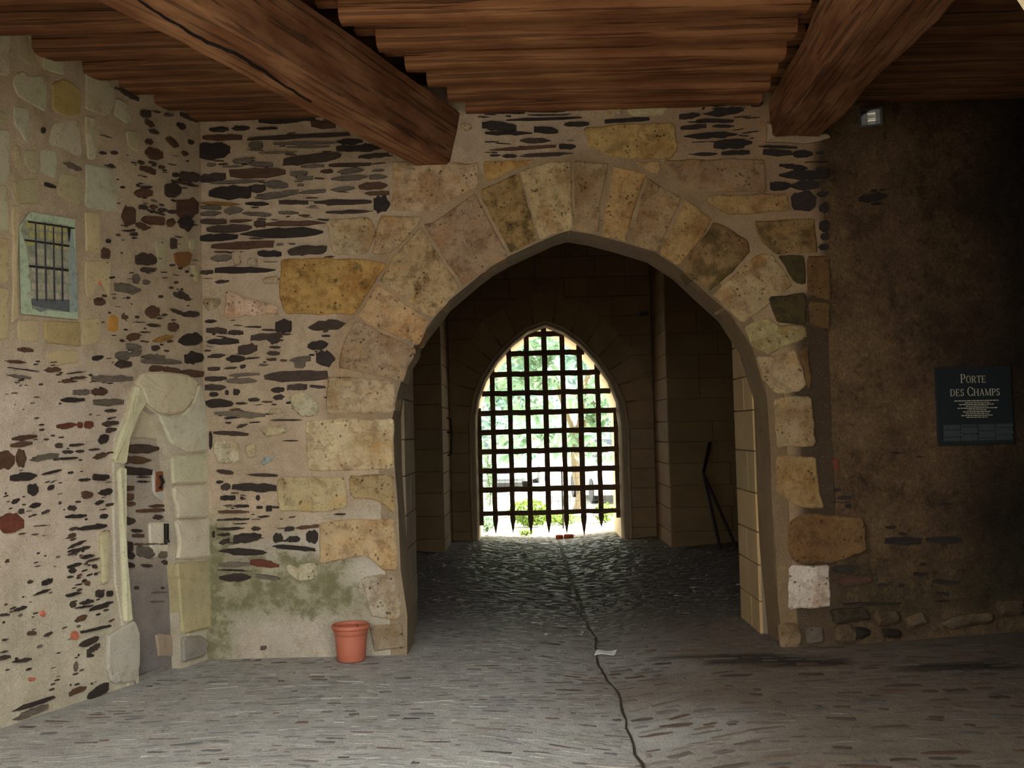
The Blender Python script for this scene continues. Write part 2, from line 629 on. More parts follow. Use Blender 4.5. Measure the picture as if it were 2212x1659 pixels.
stones = []
for side in (0, 1):
    y = 1.2
    while y < 17.3:
        if y < 8.6:
            wrow = random.uniform(.035, .085) if side == 0 else random.uniform(.06, .12)
        else:
            wrow = random.uniform(.035, .07) if y < 12 else random.uniform(.055, .09)
        if y < 3.8: wrow *= 2
        xl = max(-3.9, XL + ldir.x / -ldir.y * (8 - y)) if y < 8 else (-.9 if y < 9.3 else -1.5)
        xr = 5.0 if y < 8 else (1.84 if y < 9.3 else 3.0)
        if y >= 14.6: xl, xr = -1.05, 1.9
        gl = GUT + (.06 * (8 - y) / 3 if y < 8 else 0)
        if side == 0: xr = gl - .005
        else: xl = gl + .005
        x = xl + random.uniform(0, .15) if side == 0 else xl
        while x < xr:
            l = random.choice([random.uniform(.05, .11), random.uniform(.08, .16), random.uniform(.12, .24)])
            if y > 11: l *= 1.3
            if side == 1 and y < 8: l *= 1.35
            if side == 0 and x + l > xr: l = max(.04, xr - x)
            cx_ = x + l / 2
            herr = (.2 if side else -.2) * (1 - sstep(.1, 1.3, abs(cx_ - GUT)))
            ang = herr + random.uniform(-.22, .22) + .4 * nz((cx_, y, 0), .8)
            if random.random() > .1:
                stones.append((cx_, y + random.uniform(-.02, .02), l * random.uniform(.78, .97), wrow * random.uniform(.6, 1.05), ang))
            x += l + random.uniform(.004, .035)
        y += wrow + random.uniform(.0, .016)
cand = []
for s_ in stones:
    d = V((s_[0], s_[1], 0)) - EYE
    px = CX + FPX * d.dot(cright) / d.dot(fwd)
    py = CY - FPX * d.dot(cup) / d.dot(fwd)
    seen = -30 < px < 2240 and py < 1690
    cand.append((s_[2] * s_[3] * (1 / d.length ** 3) if seen else 0, s_))
cand.sort(key=lambda q: -q[0])
rest, worn = MB(), MB()
for i, (sz, (x, y, l, wd, a)) in enumerate(cand):
    P = [p + UP * zfloor(p.x, p.y) for p in floor_stone(x, y, l, wd, a)]
    vs, fs = stone_geo(P, UP, random.uniform(.0008, .0034) if y < 8.6 else random.uniform(.0015, .0055), .002 if y < 8.6 else .004, wd * random.uniform(.2, .32), False, random.uniform(.0005, .002), .07 if y > 8.6 else .01, .22 if y > 8.6 else .04)
    if i < 300:
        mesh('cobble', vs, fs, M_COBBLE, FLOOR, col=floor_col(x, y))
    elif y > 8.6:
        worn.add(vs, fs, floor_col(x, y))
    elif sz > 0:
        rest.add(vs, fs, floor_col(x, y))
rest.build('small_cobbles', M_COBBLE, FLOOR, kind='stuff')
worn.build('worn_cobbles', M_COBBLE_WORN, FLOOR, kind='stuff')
# the open joint of the gutter
g0, g1 = PF.at(1385, 1659), PF.at(1215, 1212)
mb = MB()
vs = []
K = 70
L_, R_ = [], []
for i in range(K + 1):
    yy = 4.4 + (15.6 - 4.4) * i / K
    hw = random.uniform(.004, .011)
    xx = GUT + .02 * math.sin(yy * 3.1) + random.uniform(-.012, .012)
    if yy < 8: xx += .06 * (8 - yy) / 3
    L_.append(V((xx - hw, yy, zfloor(xx, yy) + .008)))
    R_.append(V((xx + hw, yy, zfloor(xx, yy) + .008)))
ribbon(mb, [L_, R_])

mb.c = [S(64, 55, 42)] * len(mb.v)
mb.build('gutter', masonry('wet_dirt', rough=.7, bump=.3), FLOOR)

# ------------------------------------------------------------------ back wall with the great arch
INTR = [(882, 1412), (878, 1330), (868, 1230), (858, 1100), (852, 1000), (850, 905), (857, 850), (877, 791), (902, 736), (923, 711), (965, 656), (1029, 601), (1060, 578), (1100, 555), (1164, 525),
        (1200, 508), (1231, 499), (1282, 508), (1345, 525), (1413, 546), (1472, 584), (1522, 631), (1577, 681), (1624, 753), (1648, 829), (1658, 858), (1662, 965), (1666, 1080), (1672, 1200), (1682, 1300), (1692, 1398)]
intr3 = [PB.at(x, y) for x, y in INTR]
intr3[0].z = intr3[-1].z = -.05
ac = V((sum(p.x for p in intr3[5:26]) / 21, 8, 1.6))


def grow(pts, d):
    """the outline moved outwards in its plane by d"""
    out = []
    for i, p in enumerate(pts):
        t = (pts[min(i + 1, len(pts) - 1)] - pts[max(0, i - 1)]).normalized()
        nrm = V((-t.z, 0, t.x))
        out.append(p + nrm * d)
    return out


hole = [(p.x, p.z) for p in grow(intr3, .07)]
hole2 = [(hole[0][0], -1)] + hole + [(hole[-1][0], -1)]
S_MORT, S_MORT_R = S(188, 170, 146), S(150, 122, 92)


AC = PB.at(1255, 870)
LW = PB.at(755, 1225)


def col_back(p):
    c = mixt(S(186, 164, 136), S(160, 130, 98), sstep(-.2, 1.9, p.x + .3 * nz(p, 1.3)))
    da = math.hypot(p.x - AC.x, p.z - AC.z)
    c = mixt(c, S(158, 132, 98, .2), sstep(2.0, 1.85, da) * sstep(1.5, 1.7, p.z) * .8)
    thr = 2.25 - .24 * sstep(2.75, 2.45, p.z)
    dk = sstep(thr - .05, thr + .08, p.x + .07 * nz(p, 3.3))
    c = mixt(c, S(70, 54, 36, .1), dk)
    # lime-washed and algae-stained foot of the wall
    k = sstep(1.15, .8, p.z + .3 * nz(p, 2.2, 5)) * sstep(.4, -.4, p.x)
    c = mixt(c, S(182, 170, 150, .3), k)
    lw = math.hypot((p.x - LW.x) * .8, p.z - LW.z) + .12 * nz(p, 5, 2)
    c = mixt(c, S(206, 194, 178, .0), sstep(.38, .12, lw) * .85)
    al = sstep(.95, .7, p.z + .2 * nz(p, 3, 9)) * sstep(.2, .4, p.z) * sstep(-.7, -1.5, p.x + .4 * nz(p, 2.5))
    al = max(al, sstep(.25, .05, abs(p.x - XL - .05)) * sstep(1.2, .9, p.z))
    c = mixt(c, S(160, 152, 124, .95), al)
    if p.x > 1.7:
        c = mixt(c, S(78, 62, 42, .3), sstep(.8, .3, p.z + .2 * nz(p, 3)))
    return c


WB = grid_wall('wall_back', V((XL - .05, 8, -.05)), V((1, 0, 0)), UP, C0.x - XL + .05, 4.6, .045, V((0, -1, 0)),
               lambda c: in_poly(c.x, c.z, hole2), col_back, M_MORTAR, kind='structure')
# reveal of the arch: lip on the face, then the soffit going back
mb = MB()
ring = grow(intr3, .004)
nf = V((0, -1, 0))
jit = [random.uniform(-.012, .012) for _ in ring]
lip0 = [p + nf * -.02 for p in grow(intr3, .16)]
lip1 = [p + nf * .004 for p in grow(intr3, .12)]
face = [p + nf * .008 + V((j, 0, 0)) for p, j in zip(ring, jit)]
edge = [p + V((0, .03, 0)) for p in ring]
deep = [p + V((0, .27, 0)) for p in ring]
deep2 = [p + V((0, .5, 0)) for p in ring]
wide = [p + V((0, .5, 0)) for p in grow(intr3, .5)]
ribbon(mb, [lip0, lip1, face, edge, deep, deep2, wide])
mb.c = [mixt(S(150, 130, 104, .2), S(128, 104, 74, .3), sstep(0, 1.5, p.x)) for p in mb.v]
mb.build('arch_reveal', M_MORTAR, WB)
# body of the wall behind the face
mb = MB()
gx0, gx1 = intr3[5].x - .30, intr3[25].x + .30
mb.box((XL - .6, 8.06, -.1), (gx0, 8.5, 4.6))

mb.box((gx1, 8.06, -.1), (C0.x + .1, 8.5, 4.6))
mb.box((gx0, 8.06, 3.5), (gx1, 8.5, 4.6))
mb.c = [S(120, 104, 84)] * len(mb.v)
mb.build('wall_core', M_MORTAR, WB)

CREAM, YEL, GREY, PINK, BRN, MOSS, WHT = S(208, 184, 146), S(200, 158, 94), S(168, 146, 118), S(216, 184, 150), S(126, 96, 58), S(74, 66, 38), S(204, 188, 164)
DEEP = dict(proud=.014, back=.36, bev=.012, step=17, amp=2.2)
vous = [
    ([(709, 812), (760, 815), (853, 823), (853, 893), (704, 894)], S(196, 170, 132, .35)),
    ([(770, 691), (902, 755), (868, 825), (730, 797), (740, 740)], S(178, 152, 118, .45)),
    ([(815, 612), (930, 693), (905, 750), (769, 686)], S(198, 166, 120, .4)),
    ([(852, 552), (908, 490), (995, 622), (968, 652), (934, 690), (820, 607)], S(186, 156, 112, .55)),
    ([(914, 486), (938, 480), (1026, 416), (1098, 553), (1030, 598), (1000, 618)], S(166, 140, 108, .45)),
    ([(1034, 413), (1119, 372), (1164, 520), (1102, 551)], S(166, 134, 86, .75)),
    ([(1124, 369), (1180, 352), (1234, 347), (1238, 496), (1200, 505), (1168, 520)], S(206, 176, 130, .1)),
    ([(1241, 347), (1317, 354), (1297, 440), (1295, 507), (1243, 499)], S(176, 146, 106, .15)),
    ([(1322, 357), (1396, 376), (1363, 480), (1352, 522), (1300, 509)], S(188, 154, 104, .4)),
    ([(1400, 384), (1474, 426), (1440, 500), (1420, 545), (1357, 524)], S(172, 142, 100, .3)),
    ([(1481, 430), (1540, 473), (1508, 527), (1466, 575), (1425, 549)], S(184, 150, 98, .45)),
    ([(1545, 478), (1618, 520), (1619, 548), (1563, 605), (1527, 632), (1470, 580)], S(150, 118, 78, .8)),
    ([(1638, 545), (1672, 552), (1714, 616), (1690, 636), (1602, 702), (1580, 682), (1535, 638)], S(186, 160, 114, .3)),
    ([(1606, 707), (1660, 682), (1676, 702), (1739, 703), (1740, 731), (1665, 765), (1626, 752)], S(178, 160, 110, .35)),
    ([(1630, 768), (1665, 768), (1719, 755), (1742, 826), (1735, 842), (1672, 852), (1650, 828)], S(188, 158, 116, .1)),
]
for poly, c in vous:
    block(WB, PB, poly, c, M_LIME, 'voussoir', **DEEP)
blocks = [
    ([(848, 350), (1033, 353), (1033, 401), (930, 458), (847, 455)], S(204, 176, 140)), ([(1041, 350), (1160, 348), (1110, 368), (1050, 395)], S(196, 152, 92, .2)),
    ([(1262, 278), (1330, 270), (1458, 266), (1463, 320), (1450, 342), (1380, 345), (1310, 335), (1270, 312)], S(200, 164, 104, .3)),
    ([(1310, 232), (1342, 228), (1343, 250), (1325, 252), (1310, 243)], S(196, 178, 142)), ([(1355, 228), (1442, 225), (1435, 250), (1375, 253), (1356, 245)], S(198, 182, 142)),
    ([(1372, 352), (1425, 349), (1428, 368), (1415, 378)], S(190, 158, 108)), ([(1434, 347), (1550, 344), (1650, 345), (1657, 415), (1500, 415), (1434, 385)], S(170, 138, 102)),
    ([(1525, 425), (1620, 420), (1700, 420), (1703, 455), (1575, 465), (1530, 440)], S(180, 146, 98)),
    ([(1628, 478), (1758, 470), (1765, 545), (1680, 550), (1640, 520)], S(150, 118, 74, .7)), ([(1742, 555), (1790, 552), (1795, 650), (1746, 640)], S(112, 84, 48, .3)),
    ([(1660, 640), (1692, 638), (1741, 633), (1742, 698), (1677, 698)], S(70, 60, 38, .8)), ([(1680, 553), (1737, 553), (1738, 618), (1717, 612)], S(72, 64, 36, .8)),
    ([(1746, 652), (1794, 655), (1790, 715), (1748, 700)], S(112, 84, 50, .3)), ([(1725, 755), (1745, 750), (1752, 830), (1745, 845)], S(120, 92, 58, .3)),
    ([(708, 475), (800, 470), (814, 500), (795, 550), (720, 550), (712, 520)], S(198, 172, 134)), ([(822, 468), (915, 470), (900, 492), (845, 545), (803, 551), (812, 505)], S(196, 170, 132)),
    ([(608, 560), (700, 558), (800, 562), (836, 570), (812, 605), (765, 680), (615, 678), (604, 640)], S(194, 156, 92, .5)),
    ([(487, 625), (520, 640), (600, 660), (600, 678), (540, 682), (485, 688), (490, 650)], PINK), ([(437, 645), (480, 643), (472, 665), (445, 670)], S(186, 172, 140)),
    ([(625, 850), (660, 845), (688, 875), (685, 898), (655, 902), (632, 882)], S(206, 192, 154)), ([(580, 885), (600, 880), (612, 892), (580, 898)], S(196, 180, 142)),
    ([(660, 908), (760, 904), (850, 905), (850, 1013), (665, 1018)], S(210, 190, 150, .1)), ([(603, 1032), (680, 1028), (748, 1030), (750, 1100), (680, 1106), (605, 1104), (598, 1060)], S(204, 182, 138)),
    ([(755, 1028), (848, 1024), (854, 1110), (835, 1098), (815, 1080), (758, 1076)], S(172, 148, 104, .4)), ([(690, 1128), (760, 1121), (853, 1122), (860, 1230), (830, 1232), (790, 1200), (690, 1218)], S(196, 170, 130, .2)),
    ([(463, 953), (512, 950), (520, 975), (515, 1000), (470, 1003), (462, 980)], S(212, 200, 166)), ([(530, 965), (545, 955), (556, 970), (548, 990), (533, 985)], S(206, 190, 154)),
    ([(560, 924), (620, 922), (616, 938), (575, 943)], S(204, 188, 150)), ([(620, 1218), (640, 1228), (655, 1215), (685, 1216), (688, 1248), (645, 1256), (622, 1240)], S(206, 196, 164)),
    ([(570, 985), (594, 990), (580, 1003), (563, 1003)], S(176, 182, 180)), ([(995, 268), (1018, 265), (1020, 280), (1000, 284)], S(204, 178, 140)), ([(502, 545), (520, 540), (522, 572), (505, 574)], S(190, 172, 140)),
    ([(532, 560), (555, 556), (560, 574), (535, 575)], S(188, 170, 138)), ([(566, 597), (603, 595), (603, 612), (570, 612)], S(186, 164, 130)),
    ([(1672, 866), (1690, 858), (1750, 856), (1762, 963), (1676, 966)], S(176, 148, 108)), ([(1677, 983), (1763, 986), (1770, 1060), (1781, 1100), (1716, 1092), (1678, 1063)], S(172, 138, 90)),
    ([(1704, 1127), (1740, 1107), (1865, 1120), (1872, 1190), (1800, 1215), (1712, 1214), (1701, 1180)], S(126, 94, 56, .2)), ([(1703, 1222), (1790, 1221), (1793, 1310), (1703, 1315)], S(212, 194, 172)),
    ([(1713, 1160), (1760, 1165), (1795, 1200), (1770, 1214), (1713, 1214)], S(176, 154, 126)),
    ([(1680, 1345), (1720, 1342), (1732, 1378), (1720, 1400), (1684, 1402)], S(134, 110, 80, .2)), ([(1740, 1352), (1775, 1350), (1782, 1385), (1745, 1392)], S(104, 90, 76)),
    ([(780, 1245), (850, 1240), (868, 1300), (862, 1340), (800, 1330)], S(182, 168, 146, .2)), ([(800, 1352), (868, 1345), (876, 1400), (806, 1405)], S(170, 152, 124, .3)),
]
for poly, c in blocks:
    block(WB, PB, poly, c, M_LIME, 'block', proud=.02)
slates(WB, PB, 400, 220, 3.95, """145 400 135 135 60 b
620 1110 155 130 75 k
1070 1290 190 205 65 b
200 375 240 235 45 k
390 555 230 225 45 k
605 790 232 225 22 k
145 490 310 305 50 b
540 1400 318 275 38 d
100 390 425 410 135 k
540 665 375 370 60 g
750 1290 358 352 22 g
870 1230 390 382 20 g
1290 1520 345 340 45 k
1285 1700 400 395 55 k
630 960 440 430 18 g
840 1340 515 460 80 d
400 600 510 500 50 g
540 750 535 535 45 g
180 270 540 535 35 g
1225 1590 545 535 35 d
1480 1740 475 450 40 d
320 500 555 550 18 g
985 1190 555 545 30 g
375 860 615 600 75 b
105 350 665 635 75 d
895 1050 615 610 45 g
955 1095 650 650 35 g
1155 1265 595 592 35 b
1300 1530 600 580 45 g
1595 1705 590 582 25 g
1250 1560 660 640 50 g
1565 1730 645 640 45 g
210 680 695 675 30 g
205 570 780 770 110 k
565 690 745 735 65 d
670 880 700 715 65 g
590 970 820 770 55 g
990 1205 775 760 38 g
1235 1450 755 735 40 g
1480 1730 725 715 60 b
1530 1745 785 780 38 b
955 1020 712 710 25 g
120 480 865 875 35 o
130 310 900 905 35 g
510 720 868 872 32 k
800 1050 855 860 38 d
1095 1595 860 855 48 d
1605 1750 880 870 130 k
120 310 960 945 45 g
330 495 935 920 60 g
480 740 950 965 40 g
795 970 945 950 28 g
1200 1605 945 935 32 d
100 355 1022 1020 45 d
380 580 1020 1010 28 b
180 575 1095 1070 65 d
585 690 1043 1043 60 d
695 1190 1045 1035 45 b
475 1180 1130 1110 85 k
110 455 1170 1150 60 k
230 765 1235 1215 65 b
245 380 1282 1280 18 b
615 825 1295 1298 52 k
870 1215 1285 1255 75 d
775 845 1220 1215 25 g
880 945 1213 1213 18 g
215 400 1340 1325 55 g
255 775 1438 1435 52 k
125 240 1460 1450 35 d
250 375 1540 1530 28 d
150 240 1508 1508 8 d
670 790 1367 1367 10 g
1290 1340 1158 1155 35 k""")
slates(WB, PB, 400, 600, 3.95, """170 275 375 370 30 k
180 360 450 450 55 d
370 500 470 468 40 d
180 460 550 540 50 k
450 620 620 600 85 d
505 655 420 418 15 d
655 780 443 447 20 d
770 910 415 410 105 k
1050 1380 425 390 85 d
560 830 515 490 60 d
700 810 530 525 70 d
815 910 482 480 18 d
1045 1225 585 565 75 k
1115 1280 690 690 125 k
690 810 645 645 35 d
690 780 698 695 25 d
890 1075 705 690 55 g
930 1030 745 740 55 g
190 355 675 660 35 d
350 515 695 690 60 k
520 640 690 680 20 d
195 300 778 775 35 d
330 450 775 765 20 d
465 520 760 755 35 d
620 715 745 742 22 g
375 635 835 820 30 g
670 1215 850 830 85 d
170 355 862 858 40 d
350 620 882 880 48 g
170 355 935 935 50 d
205 285 995 993 38 k
410 470 975 972 55 k
340 375 980 980 40 k
730 850 960 955 48 k
870 1045 935 930 58 d
1060 1200 925 935 30 d
170 415 1070 1075 70 k
430 530 1073 1072 25 d
540 640 1040 1040 32 d
745 855 1025 1015 42 d
250 690 1155 1175 55 g
720 1000 1215 1212 18 d
240 545 1320 1335 42 d
205 235 1385 1385 130 k
545 650 1237 1230 15 k
345 395 1237 1237 18 d
440 520 1278 1262 18 d
835 970 1390 1390 14 k""")
slates(WB, PB, 400, 1000, 3.95, """265 415 65 85 38 d
530 795 98 108 28 d
265 330 165 160 25 k
305 390 205 200 60 d
405 780 205 215 65 k
300 430 300 295 42 k
600 640 298 298 42 k
470 500 300 300 25 k
400 545 368 368 28 k
280 545 418 418 28 b
275 550 487 478 18 k
410 530 520 515 12 k
610 665 378 378 25 k
690 745 390 385 50 k
620 725 460 455 20 k
275 515 567 555 25 k
560 650 560 560 35 d
415 655 650 625 75 k
275 385 612 610 25 k
290 385 680 660 45 k
850 935 568 560 40 k
750 840 640 640 75 k
860 985 650 650 55 k
1030 1140 630 630 105 k
935 1170 555 535 35 b
1265 1375 437 437 18 k
295 700 750 765 55 k
780 1110 710 740 40 k
280 545 870 865 45 g
555 805 845 875 58 r
275 570 912 920 18 k
290 565 978 975 60 k
600 810 960 985 40 g
230 255 610 610 50 k
640 700 1580 1575 40 g""")
slates(WB, PB, 820, 220, 3.95, """890 1240 85 95 28 k
890 1000 108 110 12 k
1270 1590 85 80 18 k
1265 1600 115 113 12 k
1420 1660 60 50 25 k
1725 1850 50 50 30 k
1085 1720 160 135 22 k
870 1170 200 225 70 k
895 1300 268 270 35 k
1315 1525 235 255 55 k
1575 1785 195 190 40 k
895 1020 343 343 12 k
1195 1460 333 333 45 d
940 1510 415 380 32 b
1525 1680 383 383 45 k
940 1035 460 458 18 k
1040 1180 465 465 32 k
1230 1650 462 440 38 d""")
slates(WB, PB, 1300, 200, 3.95, """20 400 250 225 35 k
870 1210 185 150 60 k
655 840 210 190 50 k
800 1130 240 245 30 k
670 890 305 285 38 k
935 1130 290 288 28 k
700 1155 375 360 48 k
955 1285 445 430 80 k
740 990 528 525 32 k
1020 1260 520 510 42 k
850 880 140 135 20 k
910 1090 118 105 14 k
1270 1380 100 90 50 k
1330 1660 460 470 25 k
1375 1620 510 520 55 k
1620 1800 525 525 60 k
1820 1895 515 515 25 k
1515 1760 620 650 45 k
1510 1930 705 700 75 k
1430 1610 800 795 70 k
1600 1860 795 785 75 k
1820 1940 650 650 30 k
1610 1830 930 930 160 k
1830 1935 870 860 45 k
1850 1935 985 985 70 k
1850 1940 1140 1140 90 k
1860 1940 1230 1230 60 k
1840 1940 1320 1320 50 k
1730 1940 597 590 12 k""")
chips(WB, PB, [(435, 255, 700, 560, 40, 8, 40, 2, 5, -.02), (440, 690, 700, 930, 45, 6, 26, 2, 6, -.02), (465, 1040, 640, 1180, 30, 6, 26, 2, 5, 0),
               (1030, 240, 1240, 340, 12, 8, 40, 2, 4, -.03), (1470, 230, 1620, 330, 12, 8, 40, 2, 4, -.05), (600, 260, 840, 470, 30, 8, 40, 2, 5, -.03)])

# ------------------------------------------------------------------ left wall with the small blocked doorway
NICHE = [(299, 1480), (298, 1375), (285, 1335), (272, 1250), (268, 1100), (268, 1005), (269, 960), (285, 922), (312, 876), (335, 895), (352, 930), (363, 985), (366, 1045), (374, 1130), (377, 1210), (384, 1290), (390, 1436)]
nich3 = [PL.at(x, y) for x, y in NICHE]
nich3[0].z = nich3[-1].z = -.06
la = -ldir                       # along the wall towards the corner


def to_l(p):
    return ((p - A).dot(la), p.z)


nh = [to_l(p) for p in nich3]


def growl(pts, d):
    out = []
    for i, p in enumerate(pts):
        t = (pts[min(i + 1, len(pts) - 1)] - pts[max(0, i - 1)])
        u, z = t.dot(la), t.z
        q = math.hypot(u, z) or 1
        out.append(p + la * (-z / q * d) + UP * (u / q * d))
    return out


nhg = [to_l(p) for p in growl(nich3, .05)]
nhg = [(nhg[0][0], -1)] + nhg + [(nhg[-1][0], -1)]


def col_left(p):
    hi = sstep(1.9, 2.4, p.z + .2 * nz(p, 1.5))
    c = mixt(S(200, 182, 160), S(182, 162, 132), hi)
    c = mixt(c, S(186, 176, 150, .3), sstep(1.0, .5, p.z + .3 * nz(p, 1.6, 4)) * .8)
    return c


WL = grid_wall('wall_left', PL.p + ldir * 7.6 + V((0, 0, -.06)), la, UP, 7.6 + .06, 4.7, .055, PL.n,
               lambda c: in_poly(*to_l(c), nhg), col_left, M_MORTAR, kind='structure')
D1 = empty('door_1', nich3[0].copy() + la * .3, kind='structure')
mb = MB()
ndp = .075
lp = [p - PL.n * .02 for p in growl(nich3, .14)]
lf = [p + PL.n * .008 for p in growl(nich3, .1)]
le = [p + PL.n * .004 for p in nich3]
ld = [p - PL.n * (ndp + .02) for p in nich3]
ribbon(mb, [lp, lf, le, ld])
mb.c = [S(196, 184, 160, .1)] * len(mb.v)
mb.build('reveal', M_MORTAR, D1)
PN = PL.off(-ndp)
mb = MB()
for k, (ya, yb) in enumerate(((860, 1190), (1190, 1260), (1260, 1490))):
    P = [PN.at(x, y) for x, y in [(240, yb), (240, ya), (420, ya), (420, yb)]]
    if k == 2: P[0].z = P[3].z = -.06
    mb.add(P, [(0, 3, 2, 1)])
    ct, cb = (S(176, 162, 144), S(176, 162, 144), S(140, 130, 120))[k], (S(176, 162, 144), S(140, 130, 120), S(122, 116, 110))[k]
    mb.c[-4:] = [cb, ct, ct, cb]
INF = mb.build('infill', M_MORTAR, D1)
slates(INF, PN, 0, 780, 3.95, """1000 1355 750 745 75 d
1000 1280 840 845 65 b
1000 1290 925 950 70 k
1160 1275 990 990 16 k
1155 1275 1028 1028 22 k
1030 1130 1085 1085 45 b
1030 1130 1155 1155 65 b
1030 1150 1215 1220 45 b
1255 1440 1240 1230 28 b
1155 1410 1280 1270 35 b
1295 1385 1335 1330 40 d
1030 1150 1360 1365 60 d
1115 1210 1445 1450 30 k
1125 1220 1490 1490 35 d
1040 1130 1580 1585 80 k
1140 1220 1565 1560 20 b
1075 1140 1655 1660 60 k
1040 1140 1735 1745 45 k
1200 1290 1740 1750 30 d
1375 1450 1715 1720 40 d
1370 1395 1935 1935 20 k
1160 1310 1620 1640 90 g
1330 1440 1650 1650 60 g
1140 1180 1935 1935 30 d
1290 1420 1975 1970 14 g
1280 1400 2055 2050 20 g
1190 1450 1560 1560 20 g""", proud=.012)
for poly, c in [([(318, 1130), (372, 1128), (376, 1200), (322, 1206)], S(212, 204, 176)), ([(262, 948), (270, 925), (312, 872), (348, 925), (352, 948)], S(192, 180, 148)),
                ([(325, 1015), (362, 1012), (362, 1075), (345, 1082), (328, 1066)], S(188, 182, 170)), ([(335, 1370), (380, 1370), (384, 1418), (340, 1420)], S(160, 142, 118))]:
    block(INF, PN, poly, c, M_PALE, 'block', proud=.016)
NI = dict(proud=.028, back=.07, bev=.014, step=30, amp=1.2)
for poly, c in [
    ([(240, 998), (244, 965), (262, 920), (275, 880), (289, 832), (303, 842), (313, 872), (292, 908), (277, 945), (269, 965), (268, 1003)], S(206, 196, 160)),
    ([(289, 830), (305, 806), (345, 803), (395, 808), (425, 825), (412, 868), (388, 893), (360, 895), (337, 891), (314, 872), (303, 842)], S(206, 194, 162)),
    ([(426, 826), (440, 865), (450, 975), (405, 980), (385, 967), (365, 961), (352, 930), (338, 894), (360, 898), (390, 897), (413, 872)], S(208, 198, 170)),
    ([(365, 986), (385, 981), (450, 979), (451, 1043), (369, 1046)], S(210, 200, 168)),
    ([(369, 1050), (452, 1046), (454, 1117), (377, 1120), (380, 1098), (372, 1075)], S(208, 196, 166)),
    ([(375, 1123), (455, 1120), (458, 1204), (379, 1208), (384, 1170)], S(210, 200, 170)),
    ([(377, 1214), (456, 1210), (456, 1355), (389, 1372), (383, 1290)], S(190, 172, 132, .12)),
    ([(387, 1376), (432, 1373), (446, 1386), (438, 1416), (391, 1432)], S(148, 140, 128)),
    ([(251, 1010), (268, 1007), (271, 1250), (284, 1338), (265, 1348), (258, 1200)], S(202, 194, 158)),
    ([(262, 1353), (288, 1341), (298, 1370), (298, 1440), (288, 1474), (237, 1478), (226, 1440), (228, 1375)], S(188, 178, 158, .1)),
    ([(212, 1150), (235, 1145), (230, 1260), (216, 1262)], S(190, 180, 142))]:
    block(D1, PL, poly, c, M_PALE, 'jamb_stone', **NI)
mb = MB()
PX_ = PN.off(.004)
cl = roughen([(334, 905), (344, 940), (352, 985), (355, 1045), (359, 1090), (364, 1130), (366, 1210), (373, 1290), (378, 1430)], 22, 1.6)[:-6]
ribbon(mb, [[PX_.at(x - random.uniform(1, 3), y) for x, y in cl], [PX_.at(x + random.uniform(2, 7), y) for x, y in cl]], S(44, 34, 26))  # dark strip painting in the shade between infill and jamb
mb.build('joint_shade', M_SLATE, D1)
# worn sill
mb = MB()
sp = [PF.at(x, y) for x, y in [(290, 1478), (392, 1434), (400, 1415), (300, 1445)]]
vs, fs = stone_geo(sp, UP, .03, .05, .015, True, .0)
mb.add(vs, fs, S(140, 134, 124))
mb.build('sill', M_JOINT, D1)

